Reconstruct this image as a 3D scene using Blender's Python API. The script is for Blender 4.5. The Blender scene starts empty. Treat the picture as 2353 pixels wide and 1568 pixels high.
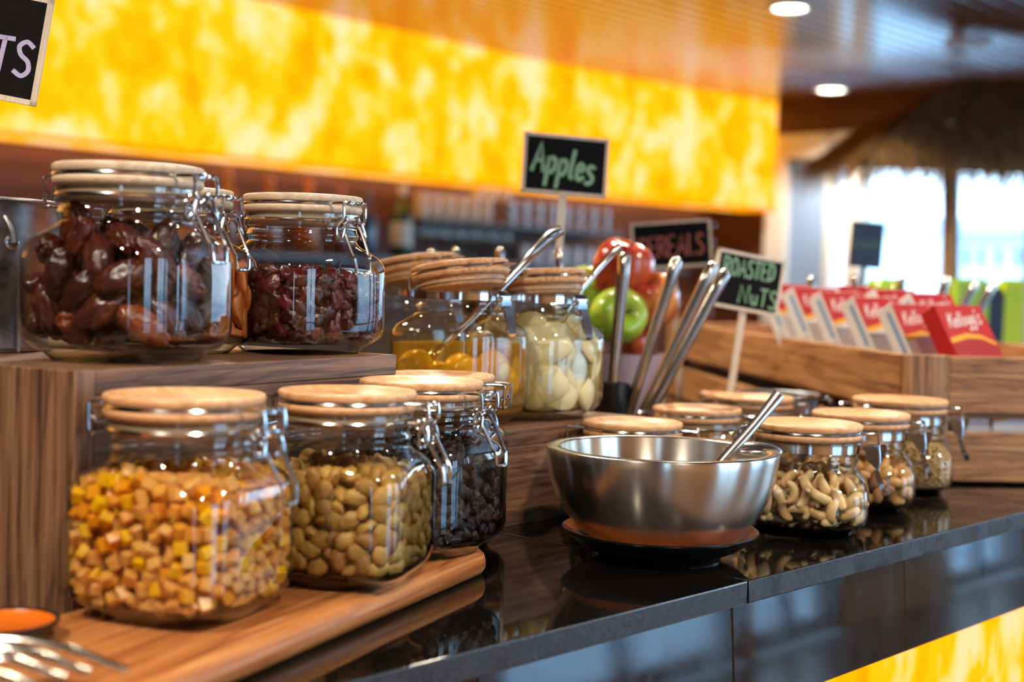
import bpy, bmesh, math, random
from mathutils import Vector, Matrix, Euler, noise
R = math.radians
pi = math.pi
scene = bpy.context.scene
col = scene.collection

# ------------------------------------------------------------------ camera
W, H, F = 2353, 1568, 3200.0
CZ = 1.144                       # camera height above the floor
pitch, roll = math.atan((784 - 650) / F), 0.027
Fw = Vector((0, math.cos(pitch), -math.sin(pitch)))
R0 = Vector((1, 0, 0)); U0 = Vector((0, math.sin(pitch), math.cos(pitch)))
Rt = R0 * math.cos(roll) + U0 * math.sin(roll)
Up = U0 * math.cos(roll) - R0 * math.sin(roll)
CAM = Vector((0, 0, CZ))
cd = bpy.data.cameras.new('camera')
cam = bpy.data.objects.new('camera', cd); col.objects.link(cam)
m = Matrix((Rt, Up, -Fw)).transposed().to_4x4(); m.translation = CAM
cam.matrix_world = m
cd.sensor_width = 36; cd.lens = 36 * F / W
cd.clip_start = .05; cd.clip_end = 200
cd.dof.use_dof = True; cd.dof.focus_distance = 1.10; cd.dof.aperture_fstop = 4.6
scene.camera = cam

# ------------------------------------------------------------------ world, daylight, exposure
wd = bpy.data.worlds.new('sky'); scene.world = wd; wd.use_nodes = True
bg = wd.node_tree.nodes['Background']
bg.inputs[0].default_value = (.52, .76, 1.0, 1); bg.inputs[1].default_value = 6.5
vs = scene.view_settings
vs.view_transform = 'Standard'; vs.look = 'None'; vs.gamma = 1; vs.use_curve_mapping = False
vs.exposure = 0.0
scene.cycles.transparent_max_bounces = 24
scene.cycles.max_bounces = 8
scene.cycles.diffuse_bounces = 3
scene.cycles.glossy_bounces = 4
scene.cycles.adaptive_threshold = .05
scene.cycles.adaptive_min_samples = 16
scene.cycles.sample_clamp_indirect = 4.0
scene.cycles.caustics_reflective = False
scene.cycles.caustics_refractive = False

# the room's own axes: u runs along the counter and the bar, v towards the window side
A = R(47.4)
UC = Vector((math.cos(A), math.sin(A), 0)); VC = Vector((math.sin(A), -math.cos(A), 0))
def UV(u, v, z=0): return UC * u + VC * v + Vector((0, 0, z))
U_FAR, U_BACK, V_BAR, V_WIN = 8.15, -3.2, -5.6, 2.0
Z_CEIL = CZ + 1.25

def daylight_portal(loc, size, zrot, name):
    l = bpy.data.lights.new(name, 'AREA'); l.shape = 'RECTANGLE'; l.size, l.size_y = size
    l.cycles.is_portal = True
    o = bpy.data.objects.new(name, l); col.objects.link(o)
    o.location = loc; o.rotation_euler = (R(90), 0, zrot)
    return o

# ------------------------------------------------------------------ helpers
def ray(px, py): return Fw + Rt * ((px - W / 2) / F) + Up * ((H / 2 - py) / F)
def at(px, py, Y):               # the point that depth Y has on that line of sight
    d = ray(px, py); return CAM + d * (Y / d.y)
def on(px, py, h):               # the point on a level surface h below the eye
    d = ray(px, py); return CAM + d * (-h / d.z)
def bar_u(px, v):                # where a sight line meets a plane parallel to the bar
    a = (px - W / 2) / F
    y = v / (VC.x * a + VC.y); return y * (UC.x * a + UC.y), y
def far_v(px, u):
    a = (px - W / 2) / F
    y = u / (UC.x * a + UC.y); return y * (VC.x * a + VC.y), y

def tag(o, label=None, cat=None, group=None, kind=None):
    if label: o['label'] = label
    if cat: o['category'] = cat
    if group: o['group'] = group
    if kind: o['kind'] = kind
    return o
def empty(name, loc=(0, 0, 0), rz=0, s=1, label=None, cat=None, group=None, kind=None):
    o = bpy.data.objects.new(name, None); col.objects.link(o)
    o.location = loc; o.rotation_euler = (0, 0, rz); o.scale = (s, s, s)
    o.empty_display_size = .02
    return tag(o, label, cat, group, kind)
def link(name, me, parent=None):
    o = bpy.data.objects.new(name, me); col.objects.link(o); o.parent = parent
    return o
def copy_tree(o, parent=None):
    c = o.copy(); col.objects.link(c); c.parent = parent
    for ch in o.children: copy_tree(ch, c)
    return c

def smooth_path(pts, n=6, closed=False):
    pts = [Vector(p) for p in pts]; out = []
    N = len(pts); rng = range(N) if closed else range(N - 1)
    for i in rng:
        if closed: p0, p1, p2, p3 = pts[i - 1], pts[i], pts[(i + 1) % N], pts[(i + 2) % N]
        else: p0, p1, p2, p3 = pts[max(i - 1, 0)], pts[i], pts[i + 1], pts[min(i + 2, N - 1)]
        for k in range(n):
            t = k / n
            out.append(.5 * ((2 * p1) + (p2 - p0) * t + (2 * p0 - 5 * p1 + 4 * p2 - p3) * t * t + (3 * p1 - p0 - 3 * p2 + p3) * t ** 3))
    if not closed: out.append(pts[-1])
    return out

class MB:
    def __init__(s): s.v = []; s.f = []; s.mi = []; s.cur = 0
    def add(s, vs, fs):
        b = len(s.v); s.v += [tuple(p) for p in vs]
        s.f += [tuple(i + b for i in f) for f in fs]; s.mi += [s.cur] * len(fs)
    def box(s, c, d, M=None):
        vs = [Vector((c[0] + sx * d[0] / 2, c[1] + sy * d[1] / 2, c[2] + sz * d[2] / 2)) for sx in (-1, 1) for sy in (-1, 1) for sz in (-1, 1)]
        if M: vs = [M @ p for p in vs]
        s.add(vs, [(0, 1, 3, 2), (4, 6, 7, 5), (0, 4, 5, 1), (2, 3, 7, 6), (0, 2, 6, 4), (1, 5, 7, 3)])
        return s
    def lathe(s, prof, seg=48, M=None, shape=None, close=False):
        vs = []; n = len(prof)
        for r, z in prof:
            for k in range(seg):
                a = 2 * pi * k / seg
                q = r if shape is None else r * shape(z, a)
                vs.append(Vector((q * math.cos(a), q * math.sin(a), z)))
        if M: vs = [M @ p for p in vs]
        fs = [(i * seg + k, i * seg + (k + 1) % seg, (i + 1) * seg + (k + 1) % seg, (i + 1) * seg + k) for i in range(n - 1) for k in range(seg)]
        if close: fs += [((n - 1) * seg + k, (n - 1) * seg + (k + 1) % seg, (k + 1) % seg, k) for k in range(seg)]
        else:
            if prof[0][0] > 1e-6: pass
        s.add(vs, fs); return s
    def disc(s, r, z, seg=48, M=None, flip=False):
        vs = [Vector((r * math.cos(2 * pi * k / seg), r * math.sin(2 * pi * k / seg), z)) for k in range(seg)]
        if M: vs = [M @ p for p in vs]
        s.add(vs, [tuple(range(seg))[::-1 if flip else 1]]); return s
    def tube(s, pts, r, seg=8, closed=False, cap=True, flat=1.0):
        pts = [Vector(p) for p in pts]; n = len(pts); vs = []; up = None
        rr = r if isinstance(r, (list, tuple)) else [r] * n
        for i, p in enumerate(pts):
            if closed: t = pts[(i + 1) % n] - pts[i - 1]
            else: t = pts[min(i + 1, n - 1)] - pts[max(i - 1, 0)]
            t.normalize()
            if up is None:
                up = Vector((0, 0, 1)) if abs(t.z) < .9 else Vector((1, 0, 0))
            x = t.cross(up)
            if x.length < 1e-5: x = t.orthogonal()
            x.normalize(); up = x.cross(t).normalized()
            for k in range(seg):
                a = 2 * pi * k / seg
                vs.append(p + (x * math.cos(a) + up * math.sin(a) * flat) * rr[i])
        fs = []
        for i in range(n if closed else n - 1):
            j = (i + 1) % n
            for k in range(seg):
                fs.append((i * seg + k, i * seg + (k + 1) % seg, j * seg + (k + 1) % seg, j * seg + k))
        if cap and not closed:
            fs.append(tuple(range(seg))[::-1]); fs.append(tuple((n - 1) * seg + k for k in range(seg)))
        s.add(vs, fs); return s
    def prism(s, poly, z0, z1, M=None):
        n = len(poly)
        vs = [Vector((x, y, z0)) for x, y in poly] + [Vector((x, y, z1)) for x, y in poly]
        if M: vs = [M @ p for p in vs]
        s.add(vs, [tuple(range(n))[::-1], tuple(range(n, 2 * n))] + [(i, (i + 1) % n, n + (i + 1) % n, n + i) for i in range(n)]); return s
    def mesh(s, name, mats, smooth=True, bevel=0, bseg=2, fix=True, angle=40):
        me = bpy.data.meshes.new(name); me.from_pydata(s.v, [], s.f)
        for mm in (mats if isinstance(mats, (list, tuple)) else [mats]): me.materials.append(mm)
        for p, i in zip(me.polygons, s.mi): p.material_index = i
        bm = bmesh.new(); bm.from_mesh(me)
        if fix: bmesh.ops.recalc_face_normals(bm, faces=bm.faces)
        if bevel:
            es = [e for e in bm.edges if len(e.link_faces) == 2 and e.calc_face_angle(0) > R(30)]
            bmesh.ops.bevel(bm, geom=es, offset=bevel, segments=bseg, affect='EDGES', profile=.5, clamp_overlap=True)
        bm.to_mesh(me); bm.free()
        if smooth:
            me.shade_smooth(); me.set_sharp_from_angle(angle=R(min(angle, 20) if bevel and bseg < 4 else angle))
        return me
    def build(s, name, mats, parent=None, **k):
        return link(name, s.mesh(name, mats, **k), parent)

def box_part(name, c, d, mat_, parent=None, bevel=.002, bseg=2):
    o = MB().box((0, 0, 0), d).build(name, mat_, parent, bevel=bevel, bseg=bseg)
    o.location = c; return o

# ------------------------------------------------------------------ materials
def srgb(r, g, b):
    return tuple(((c / 255) / 12.92 if c / 255 <= .04045 else ((c / 255 + .055) / 1.055) ** 2.4) for c in (r, g, b)) + (1,)
class G:
    def __init__(s, name):
        s.m = bpy.data.materials.new(name); s.m.use_nodes = True; s.t = s.m.node_tree
        s.t.nodes.clear(); s.out = s.n('ShaderNodeOutputMaterial')
    def n(s, kind, **kw):
        nd = s.t.nodes.new(kind)
        for k, v in kw.items():
            if hasattr(nd, k): setattr(nd, k, v)
        return nd
    def set(s, nd, **kw):
        for k, v in kw.items():
            i = nd.inputs[k.replace('_', ' ')]
            if isinstance(v, bpy.types.NodeSocket): s.t.links.new(v, i)
            else: i.default_value = v
        return nd
    def l(s, a, b): s.t.links.new(a, b)
    def coords(s, scale=(1, 1, 1), kind='Object', rot=(0, 0, 0)):
        tc = s.n('ShaderNodeTexCoord'); mp = s.n('ShaderNodeMapping')
        mp.inputs['Scale'].default_value = scale; mp.inputs['Rotation'].default_value = rot
        s.l(tc.outputs[kind], mp.inputs['Vector']); return mp.outputs['Vector']
    def noise(s, vec, scale=5, detail=4, rough=.55, dist=0):
        nd = s.n('ShaderNodeTexNoise')
        if vec is not None: s.l(vec, nd.inputs['Vector'])
        nd.inputs['Scale'].default_value = scale; nd.inputs['Detail'].default_value = detail
        nd.inputs['Roughness'].default_value = rough; nd.inputs['Distortion'].default_value = dist
        return nd.outputs['Fac']
    def ramp(s, fac, stops, interp='LINEAR'):
        nd = s.n('ShaderNodeValToRGB'); e = nd.color_ramp.elements; nd.color_ramp.interpolation = interp
        while len(e) > 1: e.remove(e[-1])
        e[0].position, e[0].color = stops[0]
        for p, c in stops[1:]:
            x = e.new(p); x.color = c
        s.l(fac, nd.inputs['Fac']); return nd.outputs['Color']
    def math(s, op, a, b=None):
        nd = s.n('ShaderNodeMath', operation=op)
        for i, x in enumerate((a, b)):
            if x is None: continue
            if isinstance(x, bpy.types.NodeSocket): s.l(x, nd.inputs[i])
            else: nd.inputs[i].default_value = x
        return nd.outputs[0]
    def mixc(s, fac, a, b, mode='MIX'):
        nd = s.n('ShaderNodeMix', data_type='RGBA', blend_type=mode)
        for i, x in ((0, fac), (6, a), (7, b)):
            if isinstance(x, bpy.types.NodeSocket): s.l(x, nd.inputs[i])
            else: nd.inputs[i].default_value = x
        return nd.outputs[2]
    def bump(s, h, strength=.2, dist=.001):
        nd = s.n('ShaderNodeBump'); s.l(h, nd.inputs['Height'])
        nd.inputs['Strength'].default_value = strength; nd.inputs['Distance'].default_value = dist
        return nd.outputs['Normal']
    def pbr(s, **kw):
        p = s.n('ShaderNodeBsdfPrincipled'); s.set(p, **kw); s.l(p.outputs[0], s.out.inputs[0]); return p
    def rand(s):
        a = s.n('ShaderNodeObjectInfo').outputs['Random']; b = s.n('ShaderNodeNewGeometry').outputs['Random Per Island']
        return s.math('FRACT', s.math('ADD', a, b))

def plain(name, c, rough=.5, metal=0, coat=0, **kw):
    g = G(name); g.pbr(Base_Color=c, Roughness=rough, Metallic=metal, Coat_Weight=coat, **kw); return g.m
def wood(name, stops, along=0, scale=1.0, rough=.4, coat=0, figure=9, streak=90, bump=.15, strength=.55, spec=.5):
    g = G(name)
    sc = [1, 1, 1]; sc[along] = .09
    v = g.coords(tuple(x * scale for x in sc))
    sc2 = [1, 1, 1]; sc2[along] = .03
    v2 = g.coords(tuple(x * scale for x in sc2))
    n1 = g.noise(v, figure * 2.2, 4, .55, 1.2)
    n2 = g.noise(v2, streak * 2.5, 4, .65, .3)
    rings = g.math('FRACT', g.math('MULTIPLY', n1, 9.0))
    rings = g.math('MULTIPLY', g.math('ABSOLUTE', g.math('SUBTRACT', rings, .5)), 2.0)
    rings = g.math('SUBTRACT', 1.0, g.math('POWER', rings, 5.0))
    f = g.math('ADD', g.math('MULTIPLY', g.math('SUBTRACT', rings, .5), strength * .42), g.math('ADD', g.math('MULTIPLY', g.math('SUBTRACT', n2, .5), 1.5), .50))
    c = g.ramp(f, stops)
    g.pbr(Base_Color=c, Roughness=rough, Coat_Weight=coat, Coat_Roughness=.15, Specular_IOR_Level=spec, Normal=g.bump(n2, bump, .0006)); return g.m

M = {}
M['walnut_x'] = wood('walnut_grain_along', [(.2, srgb(50, 30, 22)), (.45, srgb(96, 66, 48)), (.62, srgb(122, 88, 66)), (.85, srgb(146, 110, 84))], 0, 1, .42)
M['walnut_z'] = wood('walnut_grain_upright', [(.2, srgb(50, 30, 22)), (.45, srgb(96, 66, 48)), (.62, srgb(122, 88, 66)), (.85, srgb(146, 110, 84))], 2, 1, .42)
M['oak_x'] = wood('warm_oak_along', [(.2, srgb(86, 52, 28)), (.45, srgb(142, 94, 54)), (.65, srgb(172, 120, 74)), (.85, srgb(192, 142, 96))], 0, .8, .45)
M['oak_z'] = wood('warm_oak_upright', [(.2, srgb(84, 54, 34)), (.45, srgb(126, 90, 60)), (.65, srgb(154, 116, 80)), (.85, srgb(178, 140, 102))], 2, .8, .45)
M['acacia'] = wood('acacia_board', [(.15, srgb(86, 44, 18)), (.4, srgb(144, 82, 40)), (.6, srgb(170, 106, 56)), (.85, srgb(194, 134, 82))], 0, .9, .42, 0, 7, 80, .3)
M['beech'] = wood('pale_beech', [(.2, srgb(186, 126, 80)), (.5, srgb(214, 160, 112)), (.8, srgb(230, 182, 138))], 0, 1.4, .42, 0, 8, 60, .08, .35)
M['beech_pale'] = wood('bleached_beech', [(.2, srgb(190, 160, 130)), (.5, srgb(216, 190, 160)), (.8, srgb(232, 212, 186))], 0, 1.4, .45, 0, 8, 60, .08, .35)
M['beech_warm'] = wood('striped_warm_beech', [(.2, srgb(150, 96, 56)), (.45, srgb(196, 140, 92)), (.8, srgb(226, 176, 128))], 0, 1.8, .4, 0, 9, 60, .1, .5)
M['post_wood'] = wood('raw_pine', [(.2, srgb(220, 196, 168)), (.8, srgb(246, 230, 208))], 2, 1, .6, 0, 8, 60, .05, .3)
M['ceiling_wood'] = wood('varnished_ceiling_board', [(.2, srgb(72, 34, 18)), (.5, srgb(112, 56, 30)), (.85, srgb(146, 80, 46))], 0, .5, .27, 1.0, 4, 40, .04, .4, .8)
M['bar_wood'] = wood('dark_red_bar_board', [(.2, srgb(48, 22, 8)), (.5, srgb(82, 40, 16)), (.85, srgb(110, 58, 28))], 0, .5, .6, 0, 4, 40, .05, .4)
M['wire'] = plain('bright_wire', (.78, .78, .8, 1), .14, 1)
M['steel'] = plain('polished_steel', (.72, .71, .7, 1), .18, 1)
M['dark_steel'] = plain('dark_steel', (.42, .39, .36, 1), .2, 1)
M['chrome'] = plain('chrome_strip', (.8, .8, .82, 1), .1, 1)
M['white_paint'] = plain('white_paint', srgb(236, 236, 234), .5)
M['plaster'] = plain('tan_plaster', srgb(172, 140, 104), .8)
M['black_plastic'] = plain('black_plastic', srgb(16, 16, 18), .3)
M['black_glaze'] = plain('black_glaze', srgb(14, 14, 16), .28)
M['gasket'] = plain('pale_silicone', srgb(176, 150, 122), .4)

def brushed(name, c, rough=.28, horizontal=True):
    g = G(name); v = g.coords((3, 3, 700) if horizontal else (500, 500, 4))
    n = g.noise(v, 1.0, 3, .6)
    t = g.n('ShaderNodeTangent', direction_type='RADIAL', axis='Z')
    g.pbr(Base_Color=c, Metallic=1.0, Roughness=rough, Anisotropic=.85, Anisotropic_Rotation=.25, Tangent=t.outputs[0], Normal=g.bump(n, .06, .0003)); return g.m
M['brushed'] = brushed('brushed_steel', (.80, .74, .66, 1), .24)
def galvanised():
    g = G('galvanised_steel'); v = g.coords((1, 1, 1)); n = g.noise(v, 60, 5, .65)
    c = g.ramp(n, [(.3, (.34, .34, .36, 1)), (.6, (.6, .6, .62, 1)), (.8, (.8, .8, .8, 1))])
    g.pbr(Base_Color=c, Metallic=1.0, Roughness=g.math('ADD', .2, g.math('MULTIPLY', n, .25))); return g.m
M['galvanised'] = galvanised()

def thin_glass(name, tint=(.965, .98, .97, 1), edge=(.42, .46, .44, 1), spec=1.0, rough=.015, ebias=2.6):
    """a clear wall: light passes, the grazing edge is longer and so darker, and reflects more"""
    g = G(name); lw = g.n('ShaderNodeLayerWeight'); lw.inputs['Blend'].default_value = .5
    fac = lw.outputs['Facing']
    sch = g.math('ADD', .045, g.math('MULTIPLY', g.math('POWER', fac, 4.6), .85))
    sch = g.math('MINIMUM', g.math('MULTIPLY', sch, spec), 1.0)
    tr = g.n('ShaderNodeBsdfTransparent'); g.l(g.mixc(g.math('POWER', fac, ebias), tint, edge), tr.inputs[0])
    gl = g.n('ShaderNodeBsdfGlossy'); gl.inputs['Roughness'].default_value = rough
    mx = g.n('ShaderNodeMixShader'); g.l(sch, mx.inputs[0]); g.l(tr.outputs[0], mx.inputs[1]); g.l(gl.outputs[0], mx.inputs[2])
    g.l(mx.outputs[0], g.out.inputs[0]); return g.m
M['glass'] = thin_glass('clear_jar_glass', edge=(.34, .38, .36, 1), spec=2.0)
M['pane'] = thin_glass('window_glass', (.95, .97, .98, 1), (.6, .7, .75, 1), .8)
def cloudy(name, tint, c, amount):
    """a fruit juice: part of the light passes tinted, part is scattered by the pulp"""
    g = G(name); tr = g.n('ShaderNodeBsdfTransparent'); tr.inputs[0].default_value = tint
    p = g.n('ShaderNodeBsdfDiffuse'); p.inputs[0].default_value = c; t = g.n('ShaderNodeBsdfTranslucent'); t.inputs[0].default_value = c
    m1 = g.n('ShaderNodeMixShader'); m1.inputs[0].default_value = .5; g.l(p.outputs[0], m1.inputs[1]); g.l(t.outputs[0], m1.inputs[2])
    m2 = g.n('ShaderNodeMixShader'); m2.inputs[0].default_value = amount; g.l(tr.outputs[0], m2.inputs[1]); g.l(m1.outputs[0], m2.inputs[2])
    g.l(m2.outputs[0], g.out.inputs[0]); return g.m
M['syrup'] = cloudy('amber_syrup', (.97, .83, .42, 1), srgb(232, 184, 60), .24)
M['brine'] = cloudy('pale_juice', (.99, .97, .90, 1), srgb(238, 218, 150), .30)
M['bar_glass'] = thin_glass('bar_glassware', (.93, .93, .92, 1), (.5, .5, .5, 1), 2.2, .05)

def granite():
    g = G('polished_black_granite'); v = g.coords(); n = g.noise(v, 900, 2, .5)
    c = g.ramp(n, [(.45, srgb(9, 8, 8)), (.7, srgb(24, 22, 21)), (.78, srgb(60, 56, 52))])
    g.pbr(Base_Color=c, Roughness=.045, Specular_IOR_Level=.62); return g.m
M['granite'] = granite()
def granite_edge():
    g = G('worn_granite_edge'); v = g.coords(); n = g.noise(g.coords((1, 1, 1)), 30, 6, .7); n2 = g.noise(v, 500, 2, .5)
    c = g.ramp(n2, [(.4, srgb(30, 28, 30)), (.75, srgb(62, 58, 60))])
    g.pbr(Base_Color=c, Roughness=g.ramp(n, [(.35, (.16, .16, .16, 1)), (.65, (.42, .42, .42, 1))]), Specular_IOR_Level=.7); return g.m
M['granite_edge'] = granite_edge()
def front_slab():
    g = G('polished_front_slab'); v = g.coords(); n = g.noise(v, 14, 6, .7, .4); n2 = g.noise(v, 400, 2, .5)
    spots = g.ramp(n2, [(.66, srgb(30, 20, 17)), (.74, srgb(16, 12, 12))])
    g.pbr(Base_Color=spots, Roughness=g.ramp(n, [(.4, (.05, .05, .05, 1)), (.75, (.16, .16, .16, 1))]), Specular_IOR_Level=1.0, Coat_Weight=.6, Coat_Roughness=.04); return g.m
M['front_slab'] = front_slab()

def onyx(name, strength, sc, stretch=.62):
    g = G(name); v = g.coords((1, 1, stretch))
    n = g.noise(v, sc, 2, .5, .35); n2 = g.noise(v, sc * 2.6, 2, .5, .2)
    f = g.math('ADD', g.math('MULTIPLY', n, .72), g.math('MULTIPLY', n2, .28))
    c = g.ramp(f, [(.30, (1.0, .23, .0005, 1)), (.42, (1.0, .33, .001, 1)), (.50, (1.0, .40, .004, 1)), (.545, (1.0, .47, .09, 1)), (.62, (1.0, .52, .24, 1))])
    e = g.n('ShaderNodeEmission'); g.l(c, e.inputs[0]); e.inputs[1].default_value = strength
    g.l(e.outputs[0], g.out.inputs[0]); return g.m
M['onyx'] = onyx('backlit_onyx', 1.75, 4.2, .75)
M['onyx_low'] = onyx('backlit_onyx_counter', 1.65, 14, .5)
def emit(name, c, s):
    g = G(name); e = g.n('ShaderNodeEmission'); e.inputs[0].default_value = c; e.inputs[1].default_value = s
    g.l(e.outputs[0], g.out.inputs[0]); return g.m

def food(name, stops, rough=.35, trans=.0, coat=.3, bump=None, var=.25):
    g = G(name); r = g.rand(); v = g.coords(); n = g.noise(v, 90, 3, .6)
    f = g.math('ADD', g.math('MULTIPLY', r, 1 - var), g.math('MULTIPLY', n, var))
    c = g.ramp(f, stops)
    kw = dict(Base_Color=c, Roughness=rough, Coat_Weight=coat, Coat_Roughness=.18)
    if bump: kw['Normal'] = kw['Coat_Normal'] = g.bump(g.noise(v, bump[0], 4, .6), bump[1], .001)
    p = g.pbr(**kw)
    if trans:
        t = g.n('ShaderNodeBsdfTranslucent'); g.l(c, t.inputs[0]); mx = g.n('ShaderNodeMixShader'); mx.inputs[0].default_value = trans
        g.l(p.outputs[0], mx.inputs[1]); g.l(t.outputs[0], mx.inputs[2]); g.l(mx.outputs[0], g.out.inputs[0])
    return g.m
M['cube'] = food('candied_cube', [(.0, srgb(228, 156, 70)), (.25, srgb(244, 184, 92)), (.42, srgb(238, 162, 40)), (.58, srgb(250, 200, 120)), (.66, srgb(240, 150, 8)), (.82, srgb(252, 200, 0)), (1, srgb(250, 180, 0))], .38, .3, .15, None, .15)
M['sultana'] = food('golden_sultana', [(.0, srgb(176, 128, 52)), (.35, srgb(204, 160, 78)), (.6, srgb(222, 180, 88)), (.85, srgb(172, 106, 50)), (1, srgb(250, 206, 70))], .34, .35, .25, (330, .9), .3)
M['raisin'] = food('dark_raisin', [(.0, srgb(16, 9, 10)), (.5, srgb(34, 17, 17)), (1, srgb(58, 28, 24))], .45, 0, .0, (520, 1.0), .3)
M['cranberry'] = food('dried_cranberry', [(.0, srgb(40, 5, 10)), (.4, srgb(66, 9, 16)), (.7, srgb(98, 16, 24)), (1, srgb(56, 8, 22))], .3, .08, .5, (420, .4), .3)
def date_mat():
    g = G('dried_date'); r = g.rand(); n = g.noise(g.coords(), 70, 3, .6); wr = g.noise(g.coords((45, 260, 260)), 1.0, 4, .6, .8)
    f = g.math('ADD', g.math('MULTIPLY', r, .6), g.math('MULTIPLY', n, .4))
    c = g.ramp(f, [(.15, srgb(46, 16, 10)), (.4, srgb(84, 34, 18)), (.55, srgb(64, 28, 26)), (.7, srgb(124, 56, 18)), (.85, srgb(80, 38, 32))])
    g.pbr(Base_Color=c, Roughness=.26, Specular_IOR_Level=.6, Normal=g.bump(wr, .6, .0012)); return g.m
M['date'] = date_mat()
M['apricot'] = food('dried_apricot', [(.0, srgb(214, 108, 30)), (.4, srgb(222, 126, 62)), (.7, srgb(228, 136, 40)), (1, srgb(206, 110, 60))], .42, .15, .25, (120, .3), .4)
M['cashew'] = food('roasted_cashew', [(.0, srgb(200, 146, 84)), (.35, srgb(222, 180, 122)), (.7, srgb(236, 206, 154)), (1, srgb(190, 128, 66))], .45, .05, .1, (260, .15), .45)
M['peanut'] = food('roasted_peanut', [(.0, srgb(196, 140, 78)), (.5, srgb(216, 168, 104)), (1, srgb(176, 112, 62))], .5, 0, .1, None, .3)
M['granola'] = food('pale_seed', [(.0, srgb(196, 150, 90)), (.5, srgb(220, 184, 126)), (1, srgb(232, 204, 150))], .6, 0, 0, None, .3)
M['pear'] = food('canned_pear', [(.0, srgb(236, 222, 166)), (.5, srgb(246, 236, 190)), (1, srgb(228, 208, 140))], .35, .3, .3, None, .3)
M['peach'] = food('canned_peach', [(.0, srgb(248, 196, 30)), (.5, srgb(254, 214, 50)), (1, srgb(242, 180, 20))], .3, .2, .3, None, .4)

# ------------------------------------------------------------------ the room (local x = u, local y = -v)
def room(o):
    o.rotation_euler = (0, 0, A); return o
def slab(name, u0, u1, v0, v1, z0, z1, mat_, parent=None, bevel=0):
    o = MB().box((0, 0, 0), (u1 - u0, v1 - v0, z1 - z0)).build(name, mat_, parent, bevel=bevel, smooth=bool(bevel))
    c = ((u0 + u1) / 2, -(v0 + v1) / 2, (z0 + z1) / 2)
    if parent is None:
        room(o); o.location = UV(c[0], -c[1], c[2])
    else: o.location = c
    return o
def room_root(name, **k):
    o = empty(name, **k); return room(o)

def floor_mat():
    g = G('dark_floor'); n = g.noise(g.coords(), 3, 5, .6)
    g.pbr(Base_Color=g.ramp(n, [(.3, srgb(70, 52, 40)), (.7, srgb(96, 74, 58))]), Roughness=.3); return g.m
tag(slab('floor', U_BACK, U_FAR, V_BAR, V_WIN, -.1, 0, floor_mat()), 'dark stone floor of the buffet room', kind='structure')

ceil = room_root('ceiling', label='varnished ceiling of narrow dark wooden boards', kind='structure')
slab('backing', U_BACK - .15, U_FAR + .16, V_BAR - .12, V_WIN + .17, Z_CEIL + .012, Z_CEIL + .1, plain('ceiling_void', srgb(26, 12, 8), .8), ceil)
PW = .092
pm = MB().box((0, 0, 0), (U_FAR - U_BACK, PW - .012, .018)).mesh('ceiling_board', M['ceiling_wood'], bevel=.005, bseg=1)
k = 0; v = V_BAR + PW / 2
while v < V_WIN:
    o = link('board', pm, ceil); o.location = ((U_FAR + U_BACK) / 2, -v, Z_CEIL + .009); v += PW

# bar wall: horizontal boards
bw = room_root('wall_left', label='dark red wooden board wall behind the bar', kind='structure')
slab('backing', U_BACK, U_FAR, V_BAR - .1, V_BAR - .012, 0, Z_CEIL + .05, plain('wall_void', srgb(20, 8, 5), .8), bw)
bm_ = MB().box((0, 0, 0), (U_FAR - U_BACK, .02, .118)).mesh('wall_board', M['bar_wood'], bevel=.003, bseg=1)
z = .06
while z < Z_CEIL:
    o = link('board', bm_, bw); o.location = ((U_FAR + U_BACK) / 2, -(V_BAR - .004), z); z += .122

# wall behind the camera
tag(slab('wall_back', U_BACK - .12, U_BACK, V_BAR, V_WIN, 0, Z_CEIL, M['plaster']), 'plain cream wall closing the room', kind='structure')

# window side, facing the counter front: tall windows between cream piers
ws = room_root('wall_right', label='tan pier wall with tall windows facing the counter', kind='structure')
WIN = [(-2.55, -1.95), (1.0, 2.2), (3.3, 4.72), (4.8, 5.5), (6.6, 7.5)]
Z_HEAD = 2.22
prev = U_BACK
for a, b in WIN:
    slab('pier', prev, a, V_WIN, V_WIN + .15, 0, Z_CEIL + .011, M['plaster'], ws); prev = b
slab('pier', prev, U_FAR, V_WIN, V_WIN + .15, 0, Z_CEIL, M['plaster'], ws)
for a, b in WIN: slab('lintel', a, b, V_WIN, V_WIN + .15, Z_HEAD, Z_CEIL, M['plaster'], ws)
wn = 1
frame_mat = plain('grey_window_frame', srgb(120, 126, 134), .5)
for a, b in WIN:
    w = room_root('window_%d' % wn, label='tall window with one mullion and transom', kind='structure'); wn += 1
    for x0, x1 in ((a, a + .06), (b - .06, b), ((a + b) / 2 - .025, (a + b) / 2 + .025)):
        slab('frame', x0, x1, V_WIN + .04, V_WIN + .1, 0, Z_HEAD, frame_mat, w)
    for z0, z1 in ((0, .08), (.62, .68), (Z_HEAD - .06, Z_HEAD)):
        slab('rail', a + .06, b - .06, V_WIN + .045, V_WIN + .095, z0, z1, frame_mat, w)
    slab('pane', a + .06, b - .06, V_WIN + .068, V_WIN + .07, .08, Z_HEAD - .06, M['pane'], w)
    daylight_portal(UV((a + b) / 2, V_WIN + .02, Z_HEAD / 2), (b - a, Z_HEAD), A, 'daylight')

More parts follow.
